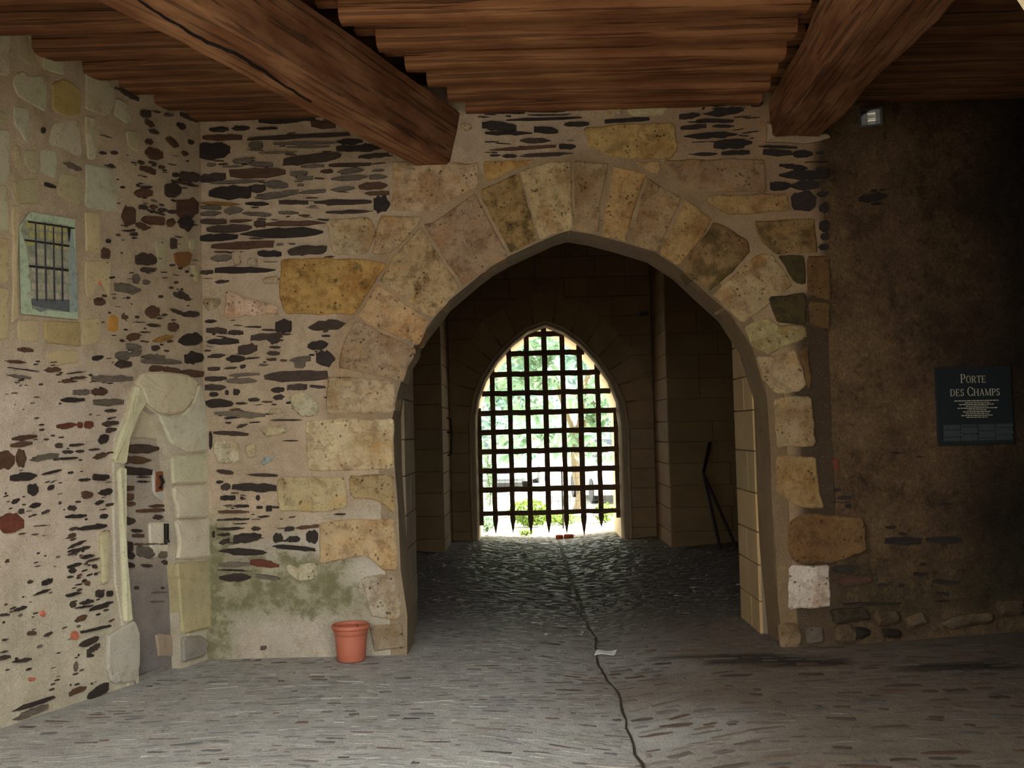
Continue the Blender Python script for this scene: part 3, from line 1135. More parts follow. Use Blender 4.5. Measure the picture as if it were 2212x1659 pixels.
for poly, c in [
    ([(-30, 50), (20, 58), (20, 165), (-30, 155)], 0), ([(40, 60), (60, 80), (82, 140), (65, 142), (40, 125)], 1), ([(92, 95), (115, 103), (137, 118), (138, 165), (90, 148)], 0),
    ([(30, 160), (45, 152), (60, 165), (90, 165), (102, 195), (98, 243), (33, 205), (27, 180)], 0), ([(110, 180), (140, 170), (172, 195), (173, 245), (145, 253), (110, 237)], 2),
    ([(183, 148), (215, 155), (245, 190), (243, 235), (230, 252), (183, 235)], 0), ([(250, 210), (275, 225), (283, 250), (277, 268), (245, 250)], 0), ([(-20, 240), (15, 243), (13, 265), (-20, 265)], 1),
    ([(28, 230), (60, 235), (65, 300), (55, 308), (40, 285), (28, 265)], 0), ([(-20, 275), (20, 283), (18, 395), (-20, 385)], 0), ([(112, 265), (165, 260), (173, 285), (178, 335), (160, 338), (103, 310)], 0),
    ([(183, 248), (207, 257), (207, 345), (188, 345), (183, 290)], 0), ([(270, 280), (300, 285), (305, 310), (298, 330), (275, 318)], 1), ([(30, 312), (45, 318), (45, 365), (28, 360)], 1),
    ([(52, 325), (83, 325), (80, 378), (65, 372), (50, 350)], 1), ([(85, 320), (118, 325), (125, 350), (118, 388), (85, 370)], 0), ([(183, 353), (240, 365), (252, 400), (253, 460), (183, 448)], 0),
    ([(130, 375), (172, 380), (173, 445), (120, 420)], 1), ([(25, 390), (78, 385), (83, 440), (35, 440)], 1), ([(-20, 398), (17, 400), (17, 500), (-20, 490)], 0), ([(183, 455), (213, 460), (215, 550), (185, 545)], 3),
    ([(-20, 510), (17, 515), (18, 610), (-20, 608)], 3), ([(183, 562), (238, 562), (237, 640), (228, 645), (224, 580), (196, 580), (197, 645), (185, 640)], 3), ([(-20, 620), (18, 625), (17, 735), (-20, 730)], 3),
    ([(38, 690), (85, 692), (80, 742), (38, 735)], 3), ([(90, 694), (172, 696), (172, 750), (100, 740)], 4), ([(178, 690), (215, 685), (213, 742), (178, 745)], 3), ([(235, 680), (255, 682), (255, 718), (230, 715)], 5),
    ([(95, 765), (140, 755), (172, 760), (165, 785), (115, 790)], 3), ([(335, 515), (358, 515), (360, 580), (340, 585)], 1), ([(383, 515), (400, 510), (402, 540), (385, 540)], 1), ([(408, 512), (423, 515), (424, 540), (410, 540)], 1),
    ([(412, 570), (425, 575), (430, 610), (420, 610)], 1), ([(375, 545), (413, 543), (410, 568), (392, 580), (382, 572)], 6), ([(207, 600), (215, 598), (226, 602), (225, 616), (214, 616)], 7), ([(25, 440), (42, 448), (38, 690), (26, 700)], 3)]:
    cc = [S(184, 176, 144), S(172, 160, 122), S(176, 154, 96), S(190, 168, 126), S(172, 148, 100), S(186, 138, 62), S(128, 88, 46), S(204, 120, 84)][c]
    block(WL, PL, poly, cc, M_PALE, 'block', proud=.009, bev=.006, amp=1.3, step=22)
slates(WL, PL, 0, 0, 3.95, """370 525 340 400 45 k
975 1175 750 850 40 d
1055 1140 755 780 20 d
1190 1280 965 975 65 d
1230 1310 1030 1075 45 b
1300 1365 945 965 20 d
1395 1470 980 985 35 g
1500 1580 1060 1090 50 d
1265 1340 1110 1140 35 d
1410 1520 1180 1250 65 b
1230 1300 1205 1215 45 b
1230 1375 1300 1325 85 b
1540 1600 1300 1320 40 b
1600 1650 1205 1220 40 d
1170 1230 1380 1395 35 d
1290 1325 1395 1405 35 d
1190 1320 1430 1470 50 b
1350 1405 1425 1430 30 b
1470 1520 1490 1495 35 d
1530 1690 1500 1520 80 d
1460 1690 1540 1590 25 d
1200 1290 1595 1600 25 d
1400 1535 1620 1625 110 d
525 690 1390 1450 50 g
370 470 1570 1600 35 k
840 900 1300 1315 25 d
940 1000 1300 1310 30 d
900 980 1410 1430 25 d
340 380 1110 1115 50 d
850 950 1150 1180 15 g
1480 1580 900 920 60 d
1530 1690 970 1030 45 d""")
slates(WL, PL, 0, 400, 3.95, """1030 1155 260 265 170 b
1140 1295 65 70 70 b
1180 1250 185 190 40 d
1270 1335 183 188 35 b
1340 1420 210 215 35 d
1250 1400 210 255 18 d
1420 1505 225 230 35 d
1200 1395 290 310 70 b
1155 1260 335 370 55 b
1415 1490 320 320 65 b
1505 1690 195 195 150 b
1520 1640 310 330 120 k
1030 1140 388 390 20 k
1105 1165 415 420 30 d
900 940 475 480 35 k
860 935 580 590 90 b
1150 1330 630 640 95 d
1190 1320 720 725 45 d
1125 1190 795 800 75 g
1210 1270 830 830 40 g
970 1195 865 900 80 g
795 895 990 1000 70 b
1230 1350 1085 1080 95 b
1030 1080 1120 1130 40 b
1140 1180 1125 1125 25 d
1430 1520 1210 1210 75 b
1480 1550 920 960 40 d
1520 1615 910 980 45 d
1450 1560 1060 1100 30 d
1550 1690 1100 1100 50 d
1520 1710 1330 1310 100 k
1300 1470 1330 1290 45 o
1075 1180 1300 1290 60 b
1130 1240 1170 1170 15 d
1240 1360 1190 1200 25 d
1190 1280 1255 1255 18 d
1070 1200 1375 1385 55 g
975 1115 1455 1450 70 g
1110 1200 1440 1430 60 g
975 1110 1530 1525 60 d
1570 1730 1480 1470 95 k
1200 1400 1460 1470 40 g
1200 1530 1500 1510 45 g
1290 1350 1390 1390 45 d
1270 1390 1570 1560 55 b
1380 1530 1570 1590 50 b
1535 1730 1600 1610 60 b
780 885 1480 1465 45 k
1450 1500 490 500 90 d
30 215 1500 1515 30 b
60 320 1555 1590 12 k
140 275 1400 1410 40 b
560 720 1610 1590 15 d
50 250 1620 1645 30 g""")
slates(WL, PL, 0, 780, 3.95, """370 510 78 72 40 b
600 735 145 140 25 b
525 605 170 165 35 b
770 1120 150 150 55 g
620 760 265 265 50 g
775 905 265 260 60 b
515 710 333 330 40 k
790 1050 350 350 60 g
890 985 425 422 30 d
480 650 560 540 45 r
655 700 545 545 50 r
715 790 545 540 60 r
865 1000 540 525 45 d
900 980 595 580 40 d
830 915 680 650 70 k
100 300 665 640 40 b
90 265 720 700 40 b
-60 120 845 845 150 b
130 210 830 830 135 b
250 490 845 800 50 g
530 620 775 775 30 d
640 710 770 770 25 d
500 650 835 825 25 k
750 845 758 750 20 d
790 905 825 790 45 b
590 710 720 710 25 d
470 520 720 720 40 d
80 310 1000 975 70 k
350 510 970 930 25 k
660 770 1015 1010 30 k
790 920 995 990 50 k
230 320 1100 1095 90 k
400 450 1090 1070 40 k
690 785 1140 1140 60 b
835 955 1130 1105 50 k
805 885 1220 1195 35 k
90 160 1210 1180 40 k
240 345 1245 1220 45 k
350 420 1300 1270 25 d
570 650 1255 1255 45 d
150 200 1285 1280 45 d
-10 190 1385 1385 145 r
550 730 1330 1318 35 k
850 915 1330 1318 40 k
280 420 1410 1400 15 d
660 900 1435 1400 45 k
580 670 1440 1420 30 d
575 640 1500 1480 40 b
570 730 1600 1530 28 k
680 760 1600 1580 25 d
900 960 1230 1220 25 d""")
slates(WL, PL, 0, 1180, 3.95, """570 690 180 145 30 k
580 650 210 205 45 k
570 750 50 10 28 k
680 800 100 75 30 k
740 830 130 105 20 d
575 660 75 50 22 d
350 445 320 290 45 k
230 270 305 295 22 d
280 430 420 365 28 k
115 220 550 515 30 k
-20 75 590 580 25 d
565 680 425 395 28 k
680 790 490 465 30 k
815 875 405 405 60 k
905 955 408 400 45 k
765 960 545 475 45 k
640 790 530 505 16 k
635 740 640 590 45 b
225 305 748 740 40 b
370 435 770 735 25 d
690 930 735 675 25 k
670 830 850 780 60 d
735 840 905 840 50 d
735 785 940 930 25 k
100 255 990 960 30 d
-20 80 960 940 35 d
580 730 1265 1200 50 b
740 915 1290 1190 90 k
100 450 1410 1285 40 k
100 400 1480 1370 60 g
10 60 805 790 18 d
590 640 500 495 45 d
785 820 175 175 30 d
720 760 310 315 40 b
600 660 760 765 70 R
335 380 575 575 50 R
235 290 1135 1130 30 R
0 60 910 890 15 d
620 660 1030 1020 70 g""")
chips(WL, PL, [(0, 780, 250, 1000, 60, 3, 14, 2, 5, -.08), (0, 1000, 240, 1250, 60, 3, 14, 2, 6, -.2), (0, 1250, 210, 1500, 45, 3, 13, 2, 6, -.35),
               (200, 330, 420, 520, 55, 3, 14, 2, 6, .15), (215, 520, 420, 780, 75, 3, 14, 2, 6, .05), (140, 1150, 235, 1350, 22, 4, 16, 3, 6, -.35)])

# ------------------------------------------------------------------ right wall, sooty plaster
def col_right(p):
    c = mixt(S(98, 76, 51), S(36, 27, 17), sstep(2.5, 4.1, p.x + .6 * nz(p, 1.2)))  # colour falls off to the right, painting in the shade there
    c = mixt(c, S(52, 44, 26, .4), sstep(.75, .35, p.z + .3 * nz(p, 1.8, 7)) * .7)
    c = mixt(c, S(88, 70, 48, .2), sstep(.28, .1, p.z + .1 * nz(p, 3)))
    return c


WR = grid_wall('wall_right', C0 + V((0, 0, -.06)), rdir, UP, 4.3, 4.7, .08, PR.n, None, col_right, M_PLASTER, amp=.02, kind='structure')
slates(WR, PR, 1750, 400, 3.95, """415 655 120 95 75 k
505 575 50 48 25 k
590 640 42 38 15 k
510 610 165 160 25 k""")
slates(WR, PR, 1500, 980, 3.95, """1170 1225 70 100 100 r
1180 1245 310 305 30 k
1200 1340 375 375 35 k
1170 1310 415 415 10 k
1280 1335 450 445 35 k
1620 1930 740 745 65 k
1970 2270 735 735 55 k
1620 1720 628 625 25 k
1740 1800 680 685 25 k
1180 1375 985 985 65 k
1180 1500 1090 1070 80 b
1560 1645 1120 1120 30 k
1735 1790 1130 1115 30 k
1870 1990 1030 1025 30 k
1920 1975 945 940 22 k
2060 2170 1190 1195 25 k
2030 2260 1090 1100 40 k
1280 1750 1285 1275 26 k
2050 2180 1260 1250 18 k
1660 1800 -10 -5 14 k
1880 1960 30 25 14 k
2090 2200 430 425 16 k""")
for poly, c in [([(1800, 1352), (1830, 1345), (1850, 1362), (1845, 1385), (1805, 1388)], 0), ([(1838, 1358), (1868, 1352), (1880, 1366), (1862, 1378), (1840, 1375)], 1), ([(1885, 1320), (1935, 1318), (1942, 1345), (1890, 1352)], 0),
                ([(1950, 1330), (1990, 1322), (2000, 1345), (1960, 1356)], 2), ([(2030, 1345), (2075, 1325), (2140, 1322), (2140, 1342), (2045, 1358)], 2), ([(1905, 1358), (1945, 1360), (1940, 1376), (1905, 1374)], 1),
                ([(2150, 1300), (2205, 1296), (2210, 1325), (2155, 1330)], 0), ([(1795, 1315), (1870, 1312), (1876, 1338), (1800, 1345)], 3)]:
    block(WR, PR, poly, [S(96, 80, 58), S(52, 44, 34), S(112, 94, 70), S(74, 62, 44)][c], M_LIME, 'rubble_stone', proud=.05, bev=.025, amp=2)
# ------------------------------------------------------------------ ceiling: boards, joists, two beams
ZJ = 4.06
CEIL = empty('ceiling', (0, 6, 4.4), kind='structure')
for i in range(14):
    y0 = 3.3 + i * .36
    mb = MB()
    mb.box((-4.6, y0 + .006, 4.30 + random.uniform(-.01, .01)), (6.3, y0 + .354, 4.36), vary((1, 1, 1, 0), .2))
    mb.build('board', M_BOARD, CEIL)
mb = MB()
mb.box((-5.6, 2.95, 4.37), (6.6, 8.6, 4.5))
mb.build('floor_above', M_BOARD, CEIL)


def level(z):
    return Plane((0, 0, z), (0, 0, 1))


def timber(mbv, P0, P1, w, h, n=14, rnd=.035, amp=.012, seed=0, taper=None):
    """a hewn timber from P0 to P1 (centre of its underside), rounded lower arrises, wavy faces"""
    P0, P1 = V(P0), V(P1)
    t = (P1 - P0).normalized()
    s = V((0, 0, 1)).cross(t).normalized()
    rings = []
    prof = [(-.5, 1), (-.5, .5), (-.5, .16), (-.44, .05), (-.32, 0), (0, -.015), (.32, 0), (.44, .05), (.5, .16), (.5, .5), (.5, 1)]
    for i in range(n + 1):
        c = P0 + (P1 - P0) * (i / n)
        ring = []
        for a, b in prof:
            p = c + s * (a * w) + V((0, 0, b * h))
            k = amp * (nz(p * 1.0, 1.6, seed) + .6 * nz(p, 4, seed + 5))
            p = p + V((0, 0, k * (1.2 if b < .3 else 0))) + s * (k * (1 if a > 0 else -1) * (0 if abs(a) < .2 else 1))
            ring.append(p)
        rings.append(ring)
    mbv.loft(rings)


def frame_along(P0, P1):
    x = (V(P1) - V(P0)).normalized()
    y = V((0, 0, 1)).cross(x).normalized()
    z = x.cross(y)
    f = Matrix((x, y, z)).transposed().to_4x4()
    f.translation = V(P0)
    return f


# left beam from four long arrises read off the picture (each a straight line in the horizontal plane it lies in)
def lin_xy(pl, pa, pb):
    a, b = pl.at(*pa), pl.at(*pb)
    return lambda y: a.x + (b.x - a.x) * (y - a.y) / (b.y - a.y)


zb = 3.67
b1 = lin_xy(level(zb), (206, 0), (871, 348))
b2 = lin_xy(level(zb), (420, 8), (958, 349))
b3 = lin_xy(level(ZJ), (640, 0), (977, 236))
b3b = lambda y: b2(y) + (b3(y) - b2(y)) * 1.0
c1 = lin_xy(level(3.80), (1864, 27), (1675, 286))
c2 = lin_xy(level(3.80), (2076, 0), (1781, 289))
c3 = lin_xy(level(ZJ), (1776, 2), (1666, 212))


def big_beam(name, eL, eR, eTR, eTL, zbot, label, y0, y1, chL=.03, chR=.03, amp=.012, seed=1, top=4.075, mat=None, under=(1, 1, 1)):
    rings = []
    n = 26
    for i in range(n + 1):
        y = y0 + (y1 - y0) * i / n
        bl, br, tr, tl = V((eL(y), y, zbot)), V((eR(y), y, zbot)), V((eTR(y), y, ZJ)), V((eTL(y), y, ZJ))
        q = []

        def L(a, b, t):
            return a + (b - a) * t
        q += [tl + V((0, 0, top - ZJ)), tl, L(tl, bl, .5), L(tl, bl, .92), L(bl, br, .06), L(bl, br, .3), L(bl, br, .55), L(bl, br, .8), L(bl, br, .95), L(br, tr, .06), L(br, tr, .35), L(br, tr, .65), tr, tr + V((0, 0, top - ZJ))]
        c = (bl + br + tl + tr) / 4
        out = []
        for p in q:
            k = amp * (nz(p, 1.3, seed) + .7 * nz(p, 4.2, seed + 3))
            d = (p - c)
            d.y = 0
            out.append(p + d.normalized() * k)
        rings.append(out)
    mb = MB()
    mb.loft(rings)
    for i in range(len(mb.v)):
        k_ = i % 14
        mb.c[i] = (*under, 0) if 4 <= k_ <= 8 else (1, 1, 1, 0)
    f = frame_along(V((eL(y1), y1, zbot)), V((eL(y0), y0, zbot)))
    return mb.build(name, mat or M_WOOD, frame=f, label=label, cat='beam', kind='thing')


BEAM_L = big_beam('beam', b1, b2, b3, lambda y: b1(y) + .02, zb, 'reddish oak beam with a crack along its underside, left of the arch top', 8.02, 3.33, seed=1, under=(1.3, 1.34, 1.38))  # underside lightened to paint in light bounced off the floor
big_beam('beam', c1, c2, lambda y: c2(y) - .02, c3, 3.80, 'heavy rough-hewn oak beam with a wavy edge, ending beside the small floodlight', 8.02, 3.33, amp=.022, seed=17)
mb = MB()
pl = level(zb - .016)
cr = [pl.at(x, y) for x, y in roughen([(296, 2), (370, 48), (448, 95), (505, 117), (560, 150), (620, 190), (672, 222)], 14, 1.2)[:-6]]
cr = [p for i, p in enumerate(cr) if i == 0 or p.y > cr[i - 1].y]
ws = [.0015 + .0045 * abs(math.sin(i * .9)) for i in range(len(cr))]
ribbon(mb, [[p + V((-w_, 0, 0)) for p, w_ in zip(cr, ws)], [p + V((0, 0, .02)) for p in cr], [p + V((w_, 0, 0)) for p, w_ in zip(cr, ws)]])
mb.build('crack', plain('split_dark', S(30, 18, 10), .9), BEAM_L)
# mortar bedding under the ends of the beams
mb = MB()
for pl, poly in ((PB, [(1655, 265), (1672, 285), (1700, 296), (1782, 290), (1792, 300), (1740, 312), (1655, 308)]),):
    P = [pl.at(x, y) for x, y in roughen(poly, 20, 1.5)]
    vs, fs = stone_geo(P, pl.n, .05, .05, .02, True, .01)
    mb.add(vs, fs, S(168, 146, 116))
mb.build('mortar_bed', M_MORTAR, WB)

YJ = [8.02, 7.70, 7.37, 7.03, 6.66, 6.20, 5.78, 5.36, 4.94, 4.52, 4.1, 3.7, 3.48]
for k, yb in enumerate(YJ):
    wj = .19 + random.uniform(-.02, .02)
    yc = yb - wj / 2
    dz = random.uniform(-.012, .012) + (.0 if k else -.005)
    for bay in range(3):
        if bay == 0:
            xa, xb = A.x + ldir.x / ldir.y * (yc - A.y) - .12, b1(yc) + .06
        elif bay == 1:
            xa, xb = b3(yc) + .075, c3(yc) - .06
        else:
            xa, xb = c2(yc) - .05, 6.0
            if k == 0: dz -= .0
        mb = MB()
        P0, P1 = V((xa, yc, ZJ + dz)), V((xb, yc + random.uniform(-.02, .02), ZJ + dz + random.uniform(-.012, .012)))
        timber(mb, P0, P1, wj, .25, n=16, amp=.011, seed=k * 7 + bay * 31)
        if bay == 1:   # stub tenons resting on the beams
            mb.box((xa - .14, yc - .05, ZJ + .10), (xa + .01, yc + .05, ZJ + .24))
            mb.box((xb - .01, yc - .05, ZJ + .10), (xb + .14, yc + .05, ZJ + .24))
        g = random.uniform(.85, 1.1) * (.72, 1, .5)[bay]  # side bays toned down, their deeper shade painted in
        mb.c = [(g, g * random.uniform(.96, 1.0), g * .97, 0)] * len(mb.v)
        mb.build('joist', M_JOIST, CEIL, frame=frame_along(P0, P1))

# ------------------------------------------------------------------ front wall with its entrance arch (the camera stands before it) and side wall
YF = 3.3
fp = Plane((0, YF, 0), (0, -1, 0)).at(2197, 0)
fq = Plane((0, YF, 0), (0, -1, 0)).at(2214, 26)
arch = [(fq.x + .16, -1), (fq.x + .16, 1.6), (fq.x + .12, 2.0), (fq.x + .03, 2.3), (fq.x, fq.z), (fp.x, fp.z)]
for i, (x, z) in enumerate([(fp.x - .06, fp.z + .12), (fp.x - .2, fp.z + .3), (fp.x - .45, fp.z + .55), (fp.x - .8, fp.z + .8), (fp.x - 1.25, fp.z + 1.05), (-.5, 3.98), (-1.0, 4.0), (-1.6, 3.85), (-2.2, 3.4), (-2.6, 2.7), (-2.75, 1.6), (-2.75, -1)]):  # left jamb, out of view, drawn in to cut light on the right
    arch.append((x, z))
zt = 4.0
outer = [(-7, -1), (-7, 11), (7.5, 11), (7.5, -1)]  # unseen top raised to shade the court before it
poly = outer + arch
tri = tessellate_polygon([[V((x, 0, z)) for x, z in poly]])
mb = MB()
n = len(poly)
mb.add([(x, YF - .4, z) for x, z in poly] + [(x, YF, z) for x, z in poly],
       [tuple(t) for t in tri] + [tuple(i + n for i in t) for t in tri] + [(i, (i + 1) % n, (i + 1) % n + n, i + n) for i in range(n)], S(206, 186, 150))
WFR = mb.build('wall_front', M_ASHLAR, kind='structure')
mb = MB()
mb.box((6.3, 3.1, -.1), (6.6, 9.6, 4.6), S(70, 54, 36))
mb.build('wall_side', M_PLASTER, kind='structure')
mb = MB()
mb.box((-5.6, 2.9, 4.5), (7.4, 16.9, 6.6), S(120, 104, 84))
mb.build('ceiling_upper', M_ASHLAR, CEIL)

# ------------------------------------------------------------------ passage behind the arch: ashlar piers, hall, gate wall
def ash(c=None):
    return vary(c or S(150, 122, 84), .07)


def pier(name, X, side, y0, y1, H, ycol):
    """wall end built of squared blocks; side=+1 faces +x"""
    root = empty(name, (X, y0, 0), kind='structure')
    mb = MB()
    mb.box((min(X - side * .02, X - side * .7), y0, -.2), (max(X - side * .02, X - side * .7), y1, H), S(120, 104, 84))
    mb.build('core', M_ASHLAR, root)
    z = -.06
    k = 0
    while z < H:
        h = random.uniform(.24, .34)
        ysp = [y0, y1] if k % 2 else [y0, y0 + (y1 - y0) * random.uniform(.35, .6), y1]
        for a, b in zip(ysp[:-1], ysp[1:]):
            P = [V((X, a + .004, z + .004)), V((X, b - .004, z + .004)), V((X, b - .004, z + h - .004)), V((X, a + .004, z + h - .004))]
            vs, fs = stone_geo(P, V((side, 0, 0)), .004, .05, .006, True, 0)
            mesh('block', vs, fs, M_ASHLAR, root, col=ash(ycol))
        z += h
        k += 1
    return root


pier('wall_passage_left', intr3[5].x + .02, 1, 8.5, 9.25, 4.0, S(150, 134, 110))
pier('wall_passage_right', 1.825, -1, 8.5, 9.25, 4.0, S(176, 146, 102))
HALL = empty('wall_hall', (0, 12, 0), kind='structure')
mb = MB()
mb.box((-4.6, 9.25, -.2), (-4.4, 16.9, 4.6))
mb.box((5.2, 9.25, -.2), (5.4, 16.9, 4.6))
mb.box((-4.5, 8.5, -.2), (intr3[5].x - .66, 9.25, 4.6))
mb.box((2.5, 8.5, -.2), (5.3, 9.25, 4.6))
mb.box((-2, 8.5, 4.0), (3, 9.25, 4.6))
mb.c = [S(120, 100, 72)] * len(mb.v)
mb.build('side_walls', M_ASHLAR, HALL)
mb = MB()
RX0, RX1, YH, YG = -1.13, 1.97, 14.6, 16.2
mb.box((-4.5, YH + .02, -.2), (RX0 - .02, YG + .5, 4.6))
mb.box((RX1 + .02, YH + .02, -.2), (5.3, YG + .5, 4.6))
mb.c = [S(104, 84, 56)] * len(mb.v)
mb.build('far_core', M_ASHLAR, HALL)


def courses(root, u0, u1, y, z0, z1, dirv, n, skip=None, col=S(128, 104, 72), lmin=.4, lmax=.75, name='block', proud=.006):
    z = z0
    while z < z1:
        h = random.uniform(.27, .33)
        spans = [(u0, u1)] if skip is None else skip(z + h / 2, u0, u1)
        for a, b in spans:
            if b - a < .06: continue
            k = max(1, round((b - a) / random.uniform(lmin, lmax)))
            cut = [a + (b - a) * (i + (random.uniform(-.2, .2) if 0 < i < k else 0)) / k for i in range(k + 1)]
            for c, d in zip(cut[:-1], cut[1:]):
                P = [y + dirv * c + UP * z, y + dirv * d + UP * z, y + dirv * d + UP * (z + h), y + dirv * c + UP * (z + h)]
                P = orient(P, n)
                cc = sum(P, V((0, 0, 0))) / 4
                P = [p + (cc - p).normalized() * .006 for p in P]
                vs, fs = stone_geo(P, n, proud, .03, .006, False, 0)
                mesh(name, vs, fs, M_ASHLAR, root, col=ash(col))
        z += h


XV, YV = V((1, 0, 0)), V((0, 1, 0))
courses(HALL, -1.75, RX0, V((0, YH, 0)), -.1, 3.9, XV, -YV)
courses(HALL, RX1, 3.5, V((0, YH, 0)), -.1, 3.9, XV, -YV, col=S(104, 82, 52))
courses(HALL, YH, YG, V((RX0, 0, 0)), -.1, 4.2, YV, XV, lmin=.6, lmax=1.6)
courses(HALL, YH, YG, V((RX1, 0, 0)), -.1, 4.2, YV, -XV, lmin=.6, lmax=1.6)

PG = Plane((0, YG, 0), (0, -1, 0))
G_IN = [(1036, 1180), (1034, 1060), (1031, 960), (1031, 900), (1036, 865), (1050, 825), (1075, 785), (1105, 750), (1140, 722), (1178, 707), (1215, 722), (1252, 748), (1285, 785), (1312, 825), (1330, 870), (1336, 920), (1339, 1020), (1343, 1180)]
G_OUT = [(1024, 1180), (1019, 1060), (1017, 960), (1017, 900), (1024, 855), (1042, 812), (1070, 770), (1105, 733), (1140, 706), (1178, 694), (1215, 706), (1255, 735), (1295, 775), (1328, 825), (1347, 868), (1355, 920), (1358, 1020), (1362, 1180)]
go = [PG.at(x, y) for x, y in G_OUT]
gi = [Plane((0, YG + .17, 0), (0, -1, 0)).at(x, y) for x, y in G_IN]
for l in (go, gi): l[0].z = l[-1].z = -.2
WG = empty('wall_gate', (.3, YG, 0), kind='structure')
outer = [(RX0 - .1, -.21), (RX0 - .1, 4.6), (RX1 + .1, 4.6), (RX1 + .1, -.21)]
poly = outer + [(p.x, p.z) for p in go[::-1]]
tri = tessellate_polygon([[V((x, 0, z)) for x, z in poly]])
mb = MB()
n = len(poly)
mb.add([(x, YG + .01, z) for x, z in poly], [tuple(t) for t in tri], S(104, 84, 58))
mb.add([(x, YG + 1.5, z) for x, z in outer[:2] + outer[2:] + [(p.x, p.z) for p in gi[::-1]]], [tuple(t) for t in tri], S(210, 190, 150))
mb.build('backing', M_ASHLAR, WG)
mb = MB()


def md(k, dy):
    return [go[i] + (V((gi[i].x, YG, gi[i].z)) - go[i]) * k + V((0, dy, 0)) for i in range(len(go))]


ribbon(mb, [md(-.25, .0), md(-.2, -.035), md(0.05, -.04), md(.18, .0), md(.3, .05), md(.42, .05), md(.5, .02), md(.66, .02), md(.78, .07), md(1, .17)], S(150, 130, 102))
mb.build('moulding', M_PALE, WG, smooth=True)
mb = MB()
ribbon(mb, [md(1, .17), md(1, .8), md(1, 1.5)], S(212, 194, 158))
mb.build('outer_reveal', M_PALE, WG)
# voussoirs round the gate
gc = V((.33, YG, 1.93))
ang = [(-8 + i * (196) / 15) for i in range(16)]


def ring_at(deg, k):
    """point on the gate's ring; k=0 the moulding, k=1 the outer edge of the voussoirs"""
    d = V((math.cos(math.radians(deg)), 0, math.sin(math.radians(deg))))
    best, bd = None, 9
    for i in range(len(go) - 1):
        for t in (0, .25, .5, .75):
            p = go[i] + (go[i + 1] - go[i]) * t
            q = (p - gc)
            if q.length < .3: continue
            e = 1 - q.normalized().dot(d)
            if e < bd: bd, best = e, q.length
    return gc + d * (best + .03 + k * .47)


for a, b in zip(ang[:-1], ang[1:]):
    P = [ring_at(a + .5, 0), ring_at(b - .5, 0), ring_at(b - .5, 1 + random.uniform(-.1, .12)), ring_at(a + .5, 1 + random.uniform(-.1, .12))]
    vs, fs = stone_geo(P, -YV, .016, .03, .008, True, 0)
    mesh('voussoir', vs, fs, M_ASHLAR, WG, col=ash(S(134, 108, 74)))


def ox(z, left):
    """x of the outer outline of the gate's moulding at height z"""
    xs_ = [a.x + (b.x - a.x) * (z - a.z) / (b.z - a.z) for a, b in zip(go[:-1], go[1:]) if (a.z - z) * (b.z - z) <= 0 and abs(a.z - b.z) > 1e-6]
    return (min if left else max)(xs_) if xs_ else (-.8 if left else 1.6)


def gate_skip(z, u0, u1):
    if z < 1.85:
        return [(u0, ox(z, True) - .03), (ox(z, False) + .03, u1)]
    R = 1.35
    dz = z - gc.z
    if abs(dz) < R:
        hw = math.sqrt(R * R - dz * dz)
        return [(u0, gc.x - hw), (gc.x + hw, u1)]
    return [(u0, u1)]


courses(WG, RX0, RX1, V((0, YG, 0)), -.15, 4.3, XV, -YV, gate_skip, lmin=.35, lmax=.65, proud=.012)

# narrow dark slot and a socket left in the gate wall
for poly in ([(1405, 588), (1411, 588), (1412, 652), (1407, 653)], [(1381, 673), (1401, 671), (1402, 682), (1382, 684)]):
    P = [PG.at(x, y) for x, y in poly]
    vs, fs = stone_geo(P, -YV, .0135, .02, .002, False, 0)
    mesh('socket', vs, fs, M_BLACK, WG)

# ------------------------------------------------------------------ portcullis
YP = YG + .30
PP = Plane((0, YP, 0), (0, -1, 0))
PORT = empty('portcullis', PP.at(1182, 1160), label='dark wooden portcullis with pointed feet closing the far gateway', cat='portcullis')
PORT.location.z = .1


def gx(pts, z, left):
    """x of the inner arch outline at height z"""
    best = None
    for i in range(len(gi) - 1):
        a, b = gi[i], gi[i + 1]
        if (a.z - z) * (b.z - z) <= 0 and abs(a.z - b.z) > 1e-6:
            x = a.x + (b.x - a.x) * (z - a.z) / (b.z - a.z)
            best = x if best is None else (min(best, x) if left else max(best, x))
    return best


def gtop(x):
    for i in range(len(gi) - 1):
        a, b = gi[i], gi[i + 1]
        if min(a.x, b.x) <= x <= max(a.x, b.x) and a.z > 1.5 and abs(a.x - b.x) > 1e-6:
            return a.z + (b.z - a.z) * (x - a.x) / (b.x - a.x)
    return 2.2


s_ = (YP - 0) / FPX
zbot = PP.at(1182, 1108).z
for px in (1067.5, 1104.8, 1143.4, 1182, 1220.5, 1257.8, 1295.4):
    x = PP.at(px, 1000).x
    top = gtop(x) + .12
    hw = 5.5 * s_ * random.uniform(.93, 1.07)
    rings = []
    K = 16
    for i in range(K + 1):
        z = zbot - .03 + (top - zbot) * i / K
        e = random.uniform(-.004, .004)
        rings.append([V((x - hw + e, YP - .03, z)), V((x + hw + e, YP - .03, z)), V((x + hw + e, YP + .035, z)), V((x - hw + e, YP + .035, z))])
    mb = MB()
    mb.loft(rings)
    bar = mb.build('upright_bar', M_GATE, PORT)
    zt_ = PP.at(px, 1158 - random.uniform(0, 8) - (12 if px > 1290 else 0)).z
    mb = MB()
    rr = []
    for t, k in ((0, 1.0), (.12, 1.08), (.3, 1.0), (.5, .72), (.75, .42), (1, .06)):
        z = zbot - .03 + (zt_ - zbot + .03) * t
        rr.append([V((x - hw * k, YP - .03 * k, z)), V((x + hw * k, YP - .03 * k, z)), V((x + hw * k, YP + .035 * k, z)), V((x - hw * k, YP + .035 * k, z))])
    mb.loft(rr[::-1])
    mb.build('spike', M_GATE, bar)
